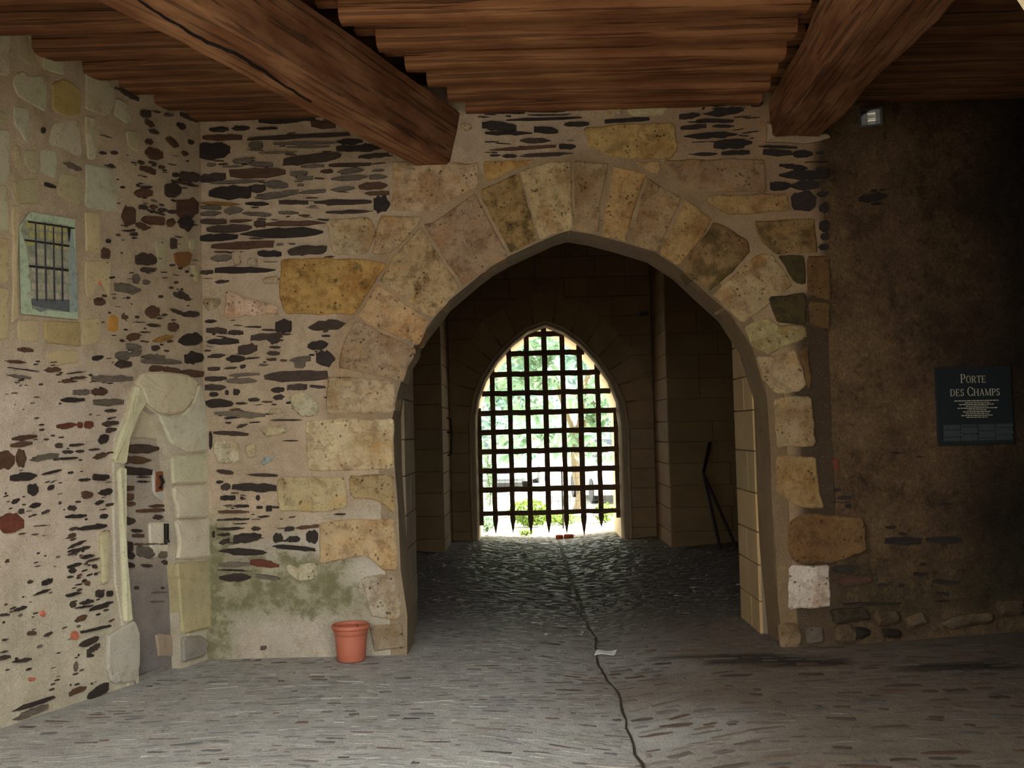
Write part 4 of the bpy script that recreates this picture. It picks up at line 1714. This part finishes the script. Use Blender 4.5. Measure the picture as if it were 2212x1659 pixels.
for px, yb in ((1036, 1135), (1334, 1118)):
    x = PP.at(px, 1000).x
    mb = MB()
    hw = 6 * s_
    mb.box((x - hw, YP - .03, PP.at(px, yb).z), (x + hw, YP + .03, gtop(x) + .05))
    mb.build('side_post', M_GATE, PORT)
for py in (722, 763, 807, 848, 890, 931, 973, 1014, 1055, 1106):
    z = PP.at(1182, py).z
    hh = (5.8 if py < 1100 else 5.0) * s_
    xa, xb = gx(gi, min(z, 2.99), True) or -.4, gx(gi, min(z, 2.99), False) or .8
    if py > 1100: xa, xb = PP.at(1026, py).x, PP.at(1340, py).x
    if py == 722: xa, xb = PP.at(1120, py).x, PP.at(1240, py).x
    rings = []
    K = 18
    for i in range(K + 1):
        x = xa + (xb - xa) * i / K
        e = random.uniform(-.006, .006)
        rings.append([V((x, YP - .065, z - hh + e)), V((x, YP - .03, z - hh + e)), V((x, YP - .03, z + hh + e * .5)), V((x, YP - .065, z + hh + e * .5))])
    mb = MB()
    mb.loft(rings)
    bar = mb.build('cross_bar', M_GATE, PORT)
    mb = MB()
    for px in (1067.5, 1104.8, 1143.4, 1182, 1220.5, 1257.8, 1295.4):
        x = PP.at(px, 1000).x
        if xa < x < xb:
            mb.lathe([(.0, -.012), (.012, -.010), (.016, 0)], 6, (0, 0, 0))
            for i in range(len(mb.v) - 18, len(mb.v)):
                p = mb.v[i]
                mb.v[i] = V((x + p.x, YP - .066 + p.z, z + p.y))
    if mb.v: mb.build('bolts', M_IRON, bar, kind='stuff')
# iron stop in the left jamb
mb = MB()
p = PP.at(1031, 1100)
mb.box((p.x - .02, YP - .1, p.z - .03), (p.x + .02, YP - .06, p.z + .12))
mb.build('stop_pin', M_IRON, PORT)

# ------------------------------------------------------------------ outside the gate
def leafmat(name, c1, c2):
    mt, nt, bs = node_mat(name)
    at = nn(nt, 'ShaderNodeVertexColor', layer_name='Col')
    nt.links.new(at.outputs['Color'], bs.inputs['Base Color'])
    bs.inputs['Roughness'].default_value = .5
    tr = nn(nt, 'ShaderNodeBsdfTranslucent')
    nt.links.new(at.outputs['Color'], tr.inputs[0])
    mx = nn(nt, 'ShaderNodeMixShader')
    mx.inputs[0].default_value = .45
    nt.links.new(bs.outputs[0], mx.inputs[1])
    nt.links.new(tr.outputs[0], mx.inputs[2])
    nt.links.new(mx.outputs[0], nt.nodes['Material Output'].inputs[0])
    return mt


M_LEAF = leafmat('leaf', 0, 0)
M_BARK = masonry('bark', lo=.7, hi=1.2, fine=40, bump=.6, stretch=(3, 3, .6))


def leaves(mb, c, r, cnt, size, cols, flat=.8, layered=False):
    for _ in range(cnt):
        while True:
            d = V((random.uniform(-1, 1), random.uniform(-1, 1), random.uniform(-1, 1)))
            if .35 < d.length < 1: break
        p = V(c) + V((d.x * r[0], d.y * r[1], d.z * r[2]))
        nrm = V((random.gauss(0, .5), random.gauss(-.3, .5), random.uniform(.2, 1))).normalized()
        a = nrm.cross(V((random.uniform(-1, 1), random.uniform(-1, 1), .1))).normalized()
        b = nrm.cross(a)
        s = size * random.uniform(.6, 1.3)
        col = vary(random.choice(cols), .15)
        mb.add([p - a * s, p - b * s * .45 + nrm * s * .12, p + a * s, p + b * s * .45 + nrm * s * .12], [(0, 1, 2, 3)], col)


def tree(at, trunk_h, r, cr, clumps, lpc, size, cols, label, group='trees beyond the gate'):
    root = empty('tree', at, label=label, cat='tree', group=group)
    at = V(at)
    mb = MB()
    pts = [at + V((.05 * math.sin(i * 1.3), .03 * i, trunk_h * i / 6)) for i in range(7)]
    mb.tube(pts, [r * (1.3 if i == 0 else 1 - .06 * i) for i in range(7)], 10, S(150, 136, 112))
    for k in range(5):
        a = k * 1.26
        q = pts[-1] + V((math.cos(a) * cr[0] * .6, math.sin(a) * cr[1] * .6, cr[2] * .7))
        mb.tube([pts[-2], (pts[-1] + q) / 2 + V((0, 0, .2)), q], [r * .5, r * .35, r * .12], 6, S(150, 136, 112))
    mb.build('trunk', M_BARK, root)
    mb = MB()
    for _ in range(clumps):
        d = V((random.uniform(-1, 1), random.uniform(-1, 1), random.uniform(-.95, 1)))
        c = at + V((d.x * cr[0], d.y * cr[1], trunk_h + cr[2] * .6 + d.z * cr[2]))
        leaves(mb, c, (cr[0] * .3, cr[1] * .3, cr[2] * .13), lpc, size, cols)
    mb.build('foliage', M_LEAF, root, kind='stuff')


TE = [S(146, 174, 160), S(160, 186, 172), S(126, 156, 140), S(172, 194, 180)]
GR = [S(146, 174, 148), S(160, 186, 158), S(124, 156, 124), S(172, 194, 164)]
tree((1.05, 21.5, -.04), 1.75, .11, (1.7, 1.4, 1.8), 46, 70, .13, GR, 'young tree with a slender pale trunk just beyond the gate, right of its middle', 'trees beyond the gate')
tree((-1.5, 26, -.04), 1.6, .18, (2.1, 1.6, 2.6), 60, 80, .17, TE, 'broad bluish-green tree beyond the left half of the gate')
tree((3.9, 31, -.04), 1.6, .2, (2.4, 1.8, 2.8), 60, 80, .18, TE, 'broad bluish-green tree beyond the right edge of the gate')
tree((.3, 37, -.04), 1.9, .2, (3.0, 2.0, 3.2), 60, 80, .22, TE, 'farthest bluish-green tree, showing between the two broad ones beyond the gate')


def bush(at, r, cnt, size, cols, label, name='bush'):
    root = empty(name, at, label=label, cat='plant')
    mb = MB()
    at = V(at)
    for k in range(9):
        a = random.uniform(0, 6.28)
        mb.tube([at, at + V((math.cos(a) * r[0] * .6, math.sin(a) * r[1] * .6, r[2] * random.uniform(.8, 1.6)))], [.012, .004], 5, S(96, 96, 56))
    mb.build('stems', M_BARK, root, kind='stuff')
    mb = MB()
    leaves(mb, at + V((0, 0, r[2])), r, cnt, size, cols)
    for i in range(len(mb.v)): mb.v[i].z = max(mb.v[i].z, at.z + .01)
    mb.build('foliage', M_LEAF, root, kind='stuff')


BG = [S(128, 158, 62), S(150, 176, 78), S(100, 134, 50), S(166, 188, 96)]


def out_at(px, py, y):
    return Plane((0, y, 0), (0, -1, 0)).at(px, py)


p = out_at(1145, 1158, 18.6); bush((p.x, 18.6, -.03), (.40, .25, .24), 900, .045, BG, 'largest leafy green bush behind the feet of the portcullis, left of the middle')
p = out_at(1215, 1158, 18.9); bush((p.x, 18.9, -.03), (.36, .2, .10), 380, .04, BG, 'low spreading green weeds right of the big bush beyond the gate')
p = out_at(1308, 1150, 19.2); bush((p.x, 19.2, -.03), (.22, .2, .17), 300, .045, BG, 'green bush at the right foot of the gateway')
p = out_at(1052, 1165, 17.9); bush((p.x, 17.9, -.03), (.14, .15, .16), 260, .04, GR, 'green creeper clump at the left foot of the gateway')
p = out_at(1137, 1171, 17.4); bush((p.x, 17.4, zfloor(p.x, 17.4)), (.13, .1, .05), 130, .03, BG, 'tiny green tuft on the bright threshold before the bushes', 'weed_tuft')
# ivy hanging along the left jamb outside
root = empty('ivy', (out_at(1045, 1100, 17.75).x, 17.75, 0), label='ivy strand hanging down the left jamb outside the gate', cat='plant')
mb = MB()
xx = out_at(1046, 1100, 17.75).x
xx += .09
mb.tube([(xx, 17.76, .4), (xx + .02, 17.75, .6), (xx - .02, 17.75, 1.0), (xx, 17.75, 1.3)], .01, 5, S(96, 90, 56))
mb.build('stem', M_BARK, root)
mb = MB()
for k in range(9):
    leaves(mb, (xx + random.uniform(-.03, .05), 17.74, .5 + k * .09), (.09, .05, .08), 26, .04, GR)
mb.build('foliage', M_LEAF, root, kind='stuff')
# wire fence
root = empty('wire_fence', (.4, 18.2, 0), label='thin wire mesh fence standing just outside the gate', cat='fence')
for x in (-.75, .62, 1.75):
    mb = MB(); mb.tube([(x, 18.2, -.05), (x, 18.2, 1.0)], .014, 6); mb.build('post', M_IRON, root)
mb = MB()
for i in range(26): mb.tube([(-.75 + i * .1, 18.2, .02), (-.75 + i * .1, 18.2, .95)], .0025, 4)
for i in range(8): mb.tube([(-.75, 18.2, .04 + i * .13), (1.75, 18.2, .04 + i * .13)], .0025, 4)
mb.build('wire_mesh', M_IRON, root, kind='stuff')
# bricks on the threshold
for (px, py, ln, a, lab) in ((1208, 1169, .12, .1, 'left of two broken red bricks on the bright threshold'), (1229, 1168, .16, -.1, 'right of two broken red bricks on the bright threshold')):
    p = PF.at(px, py)
    z = zfloor(p.x, 17.1)
    f = Matrix.Translation((out_at(px, py, 17.1).x, 17.1, z)) @ Matrix.Rotation(a, 4, 'Z')
    vs, fs = stone_geo([f @ V(q) for q in ((-ln / 2, -.05, .03), (ln / 2, -.045, .03), (ln / 2 - .02, .05, .03), (-ln / 2 + .01, .05, .03))], UP, .035, .045, .008, True, 0)
    mesh('brick', vs, fs, M_LIME, col=S(170, 92, 66), frame=Matrix.Translation(f.translation), label=lab, cat='brick', group='bricks on the threshold')


def car(at, rot, paint, label):
    f = Matrix.Translation(at) @ Matrix.Rotation(rot, 4, 'Z')
    root = empty('car', at, label=label, cat='car', group='cars parked beyond the gate')
    root.rotation_euler.z = rot
    bpy.context.view_layer.update()
    prof = [(-2.0, .30, .80), (-1.95, .22, .95), (-1.5, .2, 1.02), (-.9, .18, 1.42), (.5, .18, 1.45), (1.05, .18, 1.02), (1.8, .2, .88), (2.05, .28, .62)]
    mb = MB()
    rings = []
    for x, zl, zh in prof:
        wh = .82
        wt = .82 if zh < 1.1 else .62
        rings.append([f @ V(q) for q in ((x, -wh, zl), (x, wh, zl), (x, wh, min(zh, .92)), (x, wt, zh), (x, -wt, zh), (x, -wh, min(zh, .92)))])
    mb.loft(rings)
    mb.c = [paint] * len(mb.v)
    mb.build('body', M_PAINT, root)
    for sd in (-1, 1):
        mb = MB()
        mb.add([f @ V(q) for q in ((-1.25, sd * .80, .98), (.85, sd * .80, .98), (.45, sd * .665, 1.38), (-.85, sd * .665, 1.38))], [(0, 1, 2, 3)])
        mb.v = [v + (f.to_3x3() @ V((0, sd * .012, .01))) for v in mb.v]
        mb.build('side_window', M_GLASS_DARK, root)
    for q in (((.55, .6, 1.42), (.55, -.6, 1.42), (1.06, -.76, 1.03), (1.06, .76, 1.03)), ((-.95, .6, 1.38), (-.95, -.6, 1.38), (-1.48, -.76, 1.03), (-1.48, .76, 1.03))):
        mb = MB()
        mb.add([f @ (V(v) + V((.012 * (1 if v[0] > 0 else -1), 0, .014))) for v in q], [(0, 1, 2, 3)])
        mb.build('windscreen', M_GLASS_DARK, root)
    for x in (-1.25, 1.25):
        for sd in (-.74, .74):
            mb = MB()
            mb.tube([f @ V((x, sd - .1, .28)), f @ V((x, sd + .1, .28))], .28, 18, S(30, 30, 30))
            mb.build('wheel', M_BLACK, root)


M_PAINT = masonry('car_paint', rough=.3, lo=.99, hi=1.01, flo=.99, fhi=1.01, bump=0, spec=.5)
car((2.15, 25.5, -.035), -1.45, S(226, 228, 230), 'pale parked car seen through the lower right of the gate')
car((-.55, 33.0, -.035), -1.7, S(196, 200, 206), 'grey parked car farther off, seen through the middle of the gate')

# ------------------------------------------------------------------ things in the passage
# bent bar
pb = Plane((0, 13.9, 0), (0, -1, 0))
root = empty('bent_bar', (pb.at(1558, 1170).x, 13.9, 0), label='dark bent bar with two splayed legs leaning in the dim passage', cat='bar')
a_, b_, c_, d_ = pb.at(1551, 958), pb.at(1519, 1022), pb.at(1556, 1170), pb.at(1590, 1150)
a_.y = 14.5
c_.z, d_.z = zfloor(c_.x, 13.9), zfloor(d_.x, 13.9)
mb = MB(); mb.tube([b_, b_.lerp(a_, .5), a_], .026, 6); mb.build('arm', M_IRON, root)
for e_ in (c_, d_):
    mb = MB(); mb.tube([b_, b_.lerp(e_, .5), e_], .024, 6); mb.build('leg', M_IRON, root)
# vertical pull bar on the left reveal
pc = Plane((0, 15.5, 0), (0, -1, 0))
root = empty('pull_bar', pc.at(968, 940), label='thin dark iron bar fixed upright to the wall left of the far gate', cat='handle')
t_, b2_, m_ = pc.at(967, 902), pc.at(970, 984), pc.at(960, 934)
mb = MB(); mb.tube([V((RX0, 15.5, t_.z)), V((RX0 + .06, 15.5, t_.z - .02)), V((RX0 + .08, 15.5, (t_.z + b2_.z) / 2)), V((RX0 + .06, 15.5, b2_.z + .02)), V((RX0, 15.5, b2_.z))], .014, 6)
mb.build('rod', M_IRON, root)
mb = MB(); mb.tube([V((RX0 - .01, 15.5, m_.z)), V((RX0 + .08, 15.5, m_.z))], .016, 6); mb.build('bracket', M_IRON, root)
# ------------------------------------------------------------------ flower pot
pp = PF.at(759, 1424)
pp.x *= (pp.y - .065) / pp.y
pp.y -= .065
k = (pp.y / FPX)
R = 37 * k
H = 77 * k
pot = empty('flower_pot', (pp.x, pp.y, zfloor(pp.x, pp.y) + .008), label='orange terracotta flower pot standing against the foot of the wall left of the arch', cat='flower pot')
bpy.context.view_layer.update()
mb = MB()
z0 = pot.location.z
a0 = (pp.x, pp.y, z0)
mb.lathe([(.0, 0), (R * .78, 0), (R * .82, .006), (R * .86, H * .3), (R * .93, H * .7), (R * .935, H * .715), (R * .955, H * .72), (R * 1.0, H * .86), (R * .99, H * .88), (R * .95, H * .88), (R * .9, H * .7), (R * .84, H * .3), (0, H * .28)], 48, a0)
mb.build('body', M_POT, pot, smooth=True)
mb = MB()
mb.lathe([(R * .97, H * .87), (R * 1.08, H * .875), (R * 1.115, H * .90), (R * 1.12, H * .945), (R * 1.09, H * .985), (R * 1.04, H), (R * .99, H * .985), (R * .96, H * .94), (R * .95, H * .87), (R * .97, H * .87)], 48, a0, closed=True)
mb.build('rim', M_POT, pot, smooth=True)
mb = MB()
mb.lathe([(R * .93, H * .78), (R * .7, H * .80), (R * .3, H * .79), (0, H * .80)], 24, a0)
mb.build('soil', M_SOIL, pot)
mb = MB()
mb.tube([(pp.x + R * .3, pp.y + R * .3, z0 + H * .79), (pp.x + R * .34, pp.y + R * .32, z0 + H * .93)], .006, 5)
mb.build('twig', M_BLACK, pot)

# ------------------------------------------------------------------ floodlight
PFl = PR.off(.16)
q = [PFl.at(x, y) for x, y in ((1856, 240), (1903, 234), (1907, 266), (1858, 272))]
c = sum(q, V((0, 0, 0))) / 4
fl = empty('floodlight', c + V((0, .16, 0)), label='small square floodlight with a black housing under the ceiling on the right wall', cat='lamp')
bpy.context.view_layer.update()
nrm = V((-.43, -.86, -.27)).normalized()
sx = (q[1] - q[0] + q[2] - q[3]) / 2
sx = (sx - nrm * sx.dot(nrm))
hw = sx.length / 2
sx.normalize()
sy = nrm.cross(sx)
if sy.z < 0: sy = -sy
hh = (q[0].z + q[1].z - q[2].z - q[3].z) / 4


def fq_(u, v_, d):
    return c + sx * (u * hw) + sy * (v_ * hh) + nrm * d


def rect(k, d):
    return [fq_(-k, -k, d), fq_(k, -k, d), fq_(k, k, d), fq_(-k, k, d)]


mb = MB()
ribbon(mb, [rect(.5, -.1), rect(1.0, -.06), rect(1.16, -.01), rect(1.2, .012), rect(.94, .014), rect(.93, -.005)], closed=True)
mb.add(rect(.5, -.1), [(0, 1, 2, 3)])
mb.build('housing', M_BLACK, fl)
mb = MB()
n = 14
def trough(u0, u1):
    a_, b_ = [], []
    for i in range(n + 1):
        t = -1 + 2 * i / n
        dep = -.05 * (1 - t * t) - (.007 if i % 2 else 0) + .004
        a_.append(fq_(u0, t * .93, dep))
        b_.append(fq_(u1, t * .93, dep))
    mb = MB()
    ribbon(mb, [a_, b_])
    return mb


trough(-.4, .4).build('reflector', plain('polished_aluminium', S(215, 214, 205), .25, 1.0, nz=.05), fl)
M_SIDE = plain('dull_aluminium', S(110, 110, 106), .55, .6, nz=.1)
for u in (-1, 1):
    trough(min(u * .4, u * .93), max(u * .4, u * .93)).build('reflector_side', M_SIDE, fl)
mb = MB(); mb.tube([fq_(-.5, 0, -.02), fq_(.5, 0, -.02)], .006, 8); mb.build('bulb', plain('frosted_tube', S(225, 222, 210), .3), fl)
gm, gnt, gb = node_mat('clear_glass')
gb.inputs['Transmission Weight'].default_value = 1
gb.inputs['Roughness'].default_value = .02
gb.inputs['IOR'].default_value = 1.3
mb = MB(); ribbon(mb, [rect(1.0, .007), rect(1.0, .011)], closed=True); mb.add(rect(1.0, .011), [(0, 1, 2, 3)]); mb.add(rect(1.0, .007), [(3, 2, 1, 0)])
mb.build('glass', gm, fl)
mb = MB()
base = PR.p + (c - PR.p) - PR.n * ((c - PR.p).dot(PR.n))
mb.tube([fq_(0, -1.3, -.02), fq_(0, -1.05, -.07), base + V((0, .01, -.01))], .011, 6)
mb.build('bracket', M_BLACK, fl)

# ------------------------------------------------------------------ information sign
cs_ = [PR.at(x, y) for x, y in ((2018, 797), (2179, 789), (2183, 957), (2024, 964))]
cen = sum(cs_, V((0, 0, 0))) / 4
su = rdir
SW = ((cs_[1] - cs_[0]).dot(su) + (cs_[2] - cs_[3]).dot(su)) / 2
SH = (cs_[0].z + cs_[1].z - cs_[2].z - cs_[3].z) / 2
sg = empty('information_sign', cen, label='square dark slate-blue sign reading PORTE DES CHAMPS on the right wall', cat='sign')
bpy.context.view_layer.update()


def sp_(u, v_, d=0.0):
    """point of the sign: u, v from its upper left corner as fractions"""
    return cen + su * ((u - .5) * SW) + UP * ((.5 - v_) * SH) + PR.n * d


mb = MB()
fr, bk = [sp_(u, v_, .03) for u, v_ in ((0, 0), (1, 0), (1, 1), (0, 1))], [sp_(u, v_, -.01) for u, v_ in ((0, 0), (1, 0), (1, 1), (0, 1))]
ribbon(mb, [bk, fr], closed=True)
mb.add(fr, [(3, 2, 1, 0)])
mb.build('panel', M_SIGN, sg)


def quad(a, b, wa, wb=None):
    """stroke from a to b"""
    wb = wa if wb is None else wb
    d = math.hypot(b[0] - a[0], b[1] - a[1]) or 1
    nx_, ny_ = -(b[1] - a[1]) / d, (b[0] - a[0]) / d
    return [(a[0] + nx_ * wa / 2, a[1] + ny_ * wa / 2), (b[0] + nx_ * wb / 2, b[1] + ny_ * wb / 2), (b[0] - nx_ * wb / 2, b[1] - ny_ * wb / 2), (a[0] - nx_ * wa / 2, a[1] - ny_ * wa / 2)]


TK, TN = .13, .05


def ser(x, y, w=.30):
    return quad((x - w / 2, y), (x + w / 2, y), .045)


def arcq(cx, cy, rx, ry, a0, a1, n=10):
    out = []
    for i in range(n):
        p = []
        for a in (a0 + (a1 - a0) * i / n, a0 + (a1 - a0) * (i + 1) / n):
            r = math.radians(a)
            t = TN + (TK - TN) * abs(math.cos(r))
            p.append(((cx + rx * math.cos(r), cy + ry * math.sin(r)), (cx + (rx - t) * math.cos(r), cy + (ry - t) * math.sin(r))))
        out.append([p[0][0], p[1][0], p[1][1], p[0][1]])
    return out


def stem(x): return [quad((x, 0), (x, 1), TK), ser(x, .022), ser(x, .978)]


def glyph(ch):
    if ch == 'P': return .62, stem(.14) + [quad((.14, .975), (.36, .975), TN), quad((.14, .47), (.36, .47), TN)] + arcq(.34, .722, .27, .277, -90, 90)
    if ch == 'R': return .74, stem(.14) + [quad((.14, .975), (.36, .975), TN), quad((.14, .48), (.36, .48), TN), quad((.36, .5), (.60, .03), TK), ser(.63, .022, .2)] + arcq(.34, .727, .26, .27, -90, 90)
    if ch == 'O': return .82, arcq(.41, .5, .37, .52, 0, 360, 22)
    if ch == 'C': return .74, arcq(.42, .5, .37, .52, 42, 318, 18) + [quad((.69, .68), (.69, .97), .05), quad((.69, .03), (.69, .26), .05)]
    if ch == 'T': return .7, [quad((.35, 0), (.35, 1), TK), ser(.35, .022), quad((.04, .975), (.66, .975), TN), quad((.05, .76), (.06, .99), .05), quad((.65, .76), (.64, .99), .05)]
    if ch == 'E': return .64, stem(.14) + [quad((.1, .975), (.56, .975), TN), quad((.14, .52), (.42, .52), TN), quad((.1, .025), (.58, .025), TN), quad((.55, .78), (.55, .99), .045), quad((.58, .0), (.58, .24), .045), quad((.42, .42), (.42, .62), .045)]
    if ch == 'D': return .78, stem(.14) + [quad((.14, .975), (.34, .975), TN), quad((.14, .025), (.34, .025), TN)] + arcq(.33, .5, .40, .5, -90, 90, 14)
    if ch == 'H': return .84, stem(.14) + stem(.68) + [quad((.14, .52), (.68, .52), TN)]
    if ch == 'A': return .78, [quad((.39, 1.0), (.64, .02), TK), quad((.38, .98), (.13, .02), TN), quad((.2, .32), (.56, .32), TN), ser(.13, .022, .22), ser(.65, .022, .26)]
    if ch == 'M': return 1.0, [quad((.14, 0), (.14, 1), TN), ser(.14, .022, .24), quad((.84, 0), (.84, 1), TK), ser(.84, .022), quad((.14, .99), (.47, .04), TK), quad((.47, .04), (.82, .99), TN), ser(.10, .978, .16), ser(.88, .978, .18)]
    if ch == 'S': return .58, arcq(.29, .745, .23, .275, 30, 270, 12) + arcq(.29, .265, .24, .285, -150, 90, 12) + [quad((.48, .78), (.49, .99), .045), quad((.06, .02), (.07, .26), .045)]
    return .32, []


def text(root, s, ucen, vbase, hbig, hsmall, wid, name):
    """caps and small caps, centred; wid is the full width of the line in fractions of the sign"""
    seq, x = [], 0
    for ch in s:
        big = ch.isupper()
        h = hbig if big else hsmall
        adv, qs = glyph(ch.upper())
        seq.append((x, h, qs))
        x += adv * h + .06 * hsmall
    kx = wid / (x * SH / SW)
    for (x0, h, qs), ch in zip(seq, s):
        if not qs: continue
        mb = MB()
        for j, qd in enumerate(qs):
            P = [sp_(ucen - wid / 2 + (x0 + px * h) * SH / SW * kx, vbase - py * h, .0315 + j * .00004) for px, py in qd]
            mb.add(orient(P, PR.n), [(0, 1, 2, 3)])
        mb.build(name, M_PRINT, root)


text(sg, 'Porte', .485, .205, .112, .090, .345, 'letter')
text(sg, 'des Champs', .505, .372, .112, .088, .675, 'letter')
# the small unreadable lines of print
mb = MB()
for i, (wd, v_) in enumerate(zip((.60, .32, .48, .30, .52, .26, .38, .31, .43, .30), [.435 + .0237 * i for i in range(10)])):
    u = .5 - wd / 2 + .02
    while u < .5 + wd / 2:
        l = random.uniform(.015, .055)
        h = .0045 if i % 2 else .006
        mb.add([sp_(u, v_ + h, .0312), sp_(u + l, v_ + h, .0312), sp_(u + l, v_ - h, .0312), sp_(u, v_ - h, .0312)], [(0, 1, 2, 3)])
        u += l + .008
mb.build('small_print', M_PRINT, sg, kind='stuff')
for k in range(4):
    mb = MB()
    u0_ = .06 + k * .236
    for i in range(18):
        v_ = .745 + i * .0115
        if v_ > .95: break
        u = u0_
        if (i + k * 3) % 8 == 5:
            continue
        while u < u0_ + .205:
            l = random.uniform(.012, .04)
            mb.add([sp_(u, v_ + .0035, .0312), sp_(u + l, v_ + .0035, .0312), sp_(u + l, v_ - .0035, .0312), sp_(u, v_ - .0035, .0312)], [(0, 1, 2, 3)])
            u += l + .006
    mb.build('text_column', M_PRINT2, sg, kind='stuff')

# ------------------------------------------------------------------ print of a barred window on the left wall
PQ = PL.off(.018)
pc_ = PQ.at(103, 580)
po = empty('poster', pc_, label='pale green print of a barred window with brickwork pasted on the left wall', cat='poster')
bpy.context.view_layer.update()


def flat(name, polys, cols, d, mat=None, parent=po):
    mb = MB()
    pl = PL.off(.018 + d)
    for poly, c in zip(polys, cols):
        P = orient([pl.at(x, y) for x, y in poly], PL.n)
        mb.add(P, [tuple(range(len(P)))], c)
    return mb.build(name, mat or M_PAPER, parent)


M_PAPER = masonry('printed_paper', rough=.7, lo=.92, hi=1.06, big=9, fine=60, flo=.9, fhi=1.08, bump=.05, moss=S(56, 62, 50), flecks=(95, S(52, 56, 48), S(96, 104, 92)),
                  mottle=[(22, .52, .6, .7, (.62, .64, .6)), (9, .54, .64, .6, (.74, .78, .72))])
mb = MB()
pf = [PL.off(.02).at(x, y) for x, y in [(41, 490), (65, 458), (162, 474), (168, 690), (45, 678)]]
pbk = [PL.off(.009).at(x, y) for x, y in [(41, 490), (65, 458), (162, 474), (168, 690), (45, 678)]]
ribbon(mb, [pbk, pf], S(178, 190, 158, .28), closed=True)
mb.add(orient(pf, PL.n), [(0, 1, 2, 3, 4)], S(178, 190, 158, .28))
mb.build('sheet', M_PAPER, po)


def up(cx, cy):   # crop [0,480] at scale 5.925
    return cx / 5.925, 480 + cy / 5.925


flat('printed_wall', [[up(*q) for q in ((300, -30), (880, 40), (890, 1150), (410, 1110), (370, 560), (330, 300), (270, 120))]], [S(150, 150, 128, .35)], .003)
br, bc = [], []
for r in range(9):
    x = 335 + (r % 2) * 40 + (30 if r > 3 else 0)
    yb = -10 + r * 112
    while x < 840:
        l = random.uniform(75, 130)
        if random.random() < .82:
            x2 = min(x + l - 14, 872)
            sk = .12 if r < 6 else .05
            y_ = yb + (x - 335) * sk
            br.append([up(x, y_), up(x2, y_ + (x2 - x) * sk), up(x2, y_ + 84), up(x + 4, y_ + 80)])
            bc.append(vary(S(176, 166, 104) if r < 3 else S(172, 164, 138), .1))
        x += l
flat('printed_masonry', br, bc, .0045)
flat('printed_sill', [[up(*q) for q in ((400, 980), (890, 990), (890, 1150), (410, 1070))], [up(*q) for q in ((420, 1095), (630, 1100), (520, 1155))]], [S(96, 98, 98), S(120, 126, 120)], .006)
flat('printed_jamb', [[up(*q) for q in ((890, 60), (925, 70), (985, 620), (1000, 1150), (895, 1160))]], [S(150, 160, 150, .2)], .006)
flat('printed_bar', [[up(*q) for q in pq] for pq in (((310, 215), (890, 290), (890, 320), (320, 240)), ((368, 545), (880, 600), (880, 632), (370, 575)), ((360, -20), (900, 60), (960, 70), (955, 88), (880, 80), (360, 5)))],
     [S(44, 40, 38)] * 3, .008)
flat('printed_upright', [[up(x0, y0), up(x0 + 18, y0), up(x1 + 20, 1010), up(x1 - 4, 1010)] for x0, y0, x1 in ((446, 0, 470), (565, 0, 586), (675, 60, 692), (785, 70, 795))] + [[up(*q) for q in ((862, 60), (910, 60), (890, 250), (882, 250))]],
     [S(72, 66, 72)] * 4 + [S(40, 40, 36)], .0095)

# ------------------------------------------------------------------ ironwork in the blocked doorway
PI = PN.off(.018)


def pin(name, poly, label, cat, mat, th=.02, extra=None):
    P = [PI.at(x, y) for x, y in poly]
    o = sum(P, V((0, 0, 0))) / len(P)
    root = empty(name, o, label=label, cat=cat)
    bpy.context.view_layer.update()
    vs, fs = stone_geo(P, PL.n, th, .02, .004, True, 0)
    mesh('plate', vs, fs, mat, root)
    return root


r1 = pin('hinge_plate', [(336, 1019), (351, 1018), (352, 1060), (337, 1063)], 'rusty orange hinge plate set high in the blocked doorway', 'hinge', M_RUST, .008)
mb = MB()
mb.tube([PI.at(343, 1027) + PL.n * .015, PI.at(345, 1042) + PL.n * .03, PI.at(342, 1056) + PL.n * .015], .014, 6)
mb.build('pin', M_IRON, r1)
r2 = pin('door_bolt', [(354, 1131), (361, 1131), (361, 1168), (354, 1168)], 'dark iron bolt on the pale block inside the blocked doorway', 'bolt', M_IRON, .02)
mb = MB()
mb.tube([PI.at(356, 1166) + PL.n * .01, PI.at(357, 1173) + PL.n * .02], .02, 8)
mb.build('knob', M_IRON, r2)

# ------------------------------------------------------------------ small litter beside the gutter
p = PF.at(1303, 1407)
f = Matrix.Translation((p.x, p.y, zfloor(p.x, p.y) + .012)) @ Matrix.Rotation(.12, 4, 'Z')
mb = MB()
rows = []
for j in range(4):
    rows.append([f @ V((-.075 + .15 * i / 5 + .012 * j, -.045 + .03 * j, .008 * math.sin(i * .9 + j * .6) + .004 * j)) for i in range(6)])
ribbon(mb, rows + [[q - UP * .004 for q in r] for r in rows[::-1]] + [rows[0]])
mb.build('paper_scrap', plain('white_paper', S(226, 224, 216), .8, nz=.04), frame=Matrix.Translation(f.translation), label='small white scrap lying beside the gutter before the arch', cat='litter')
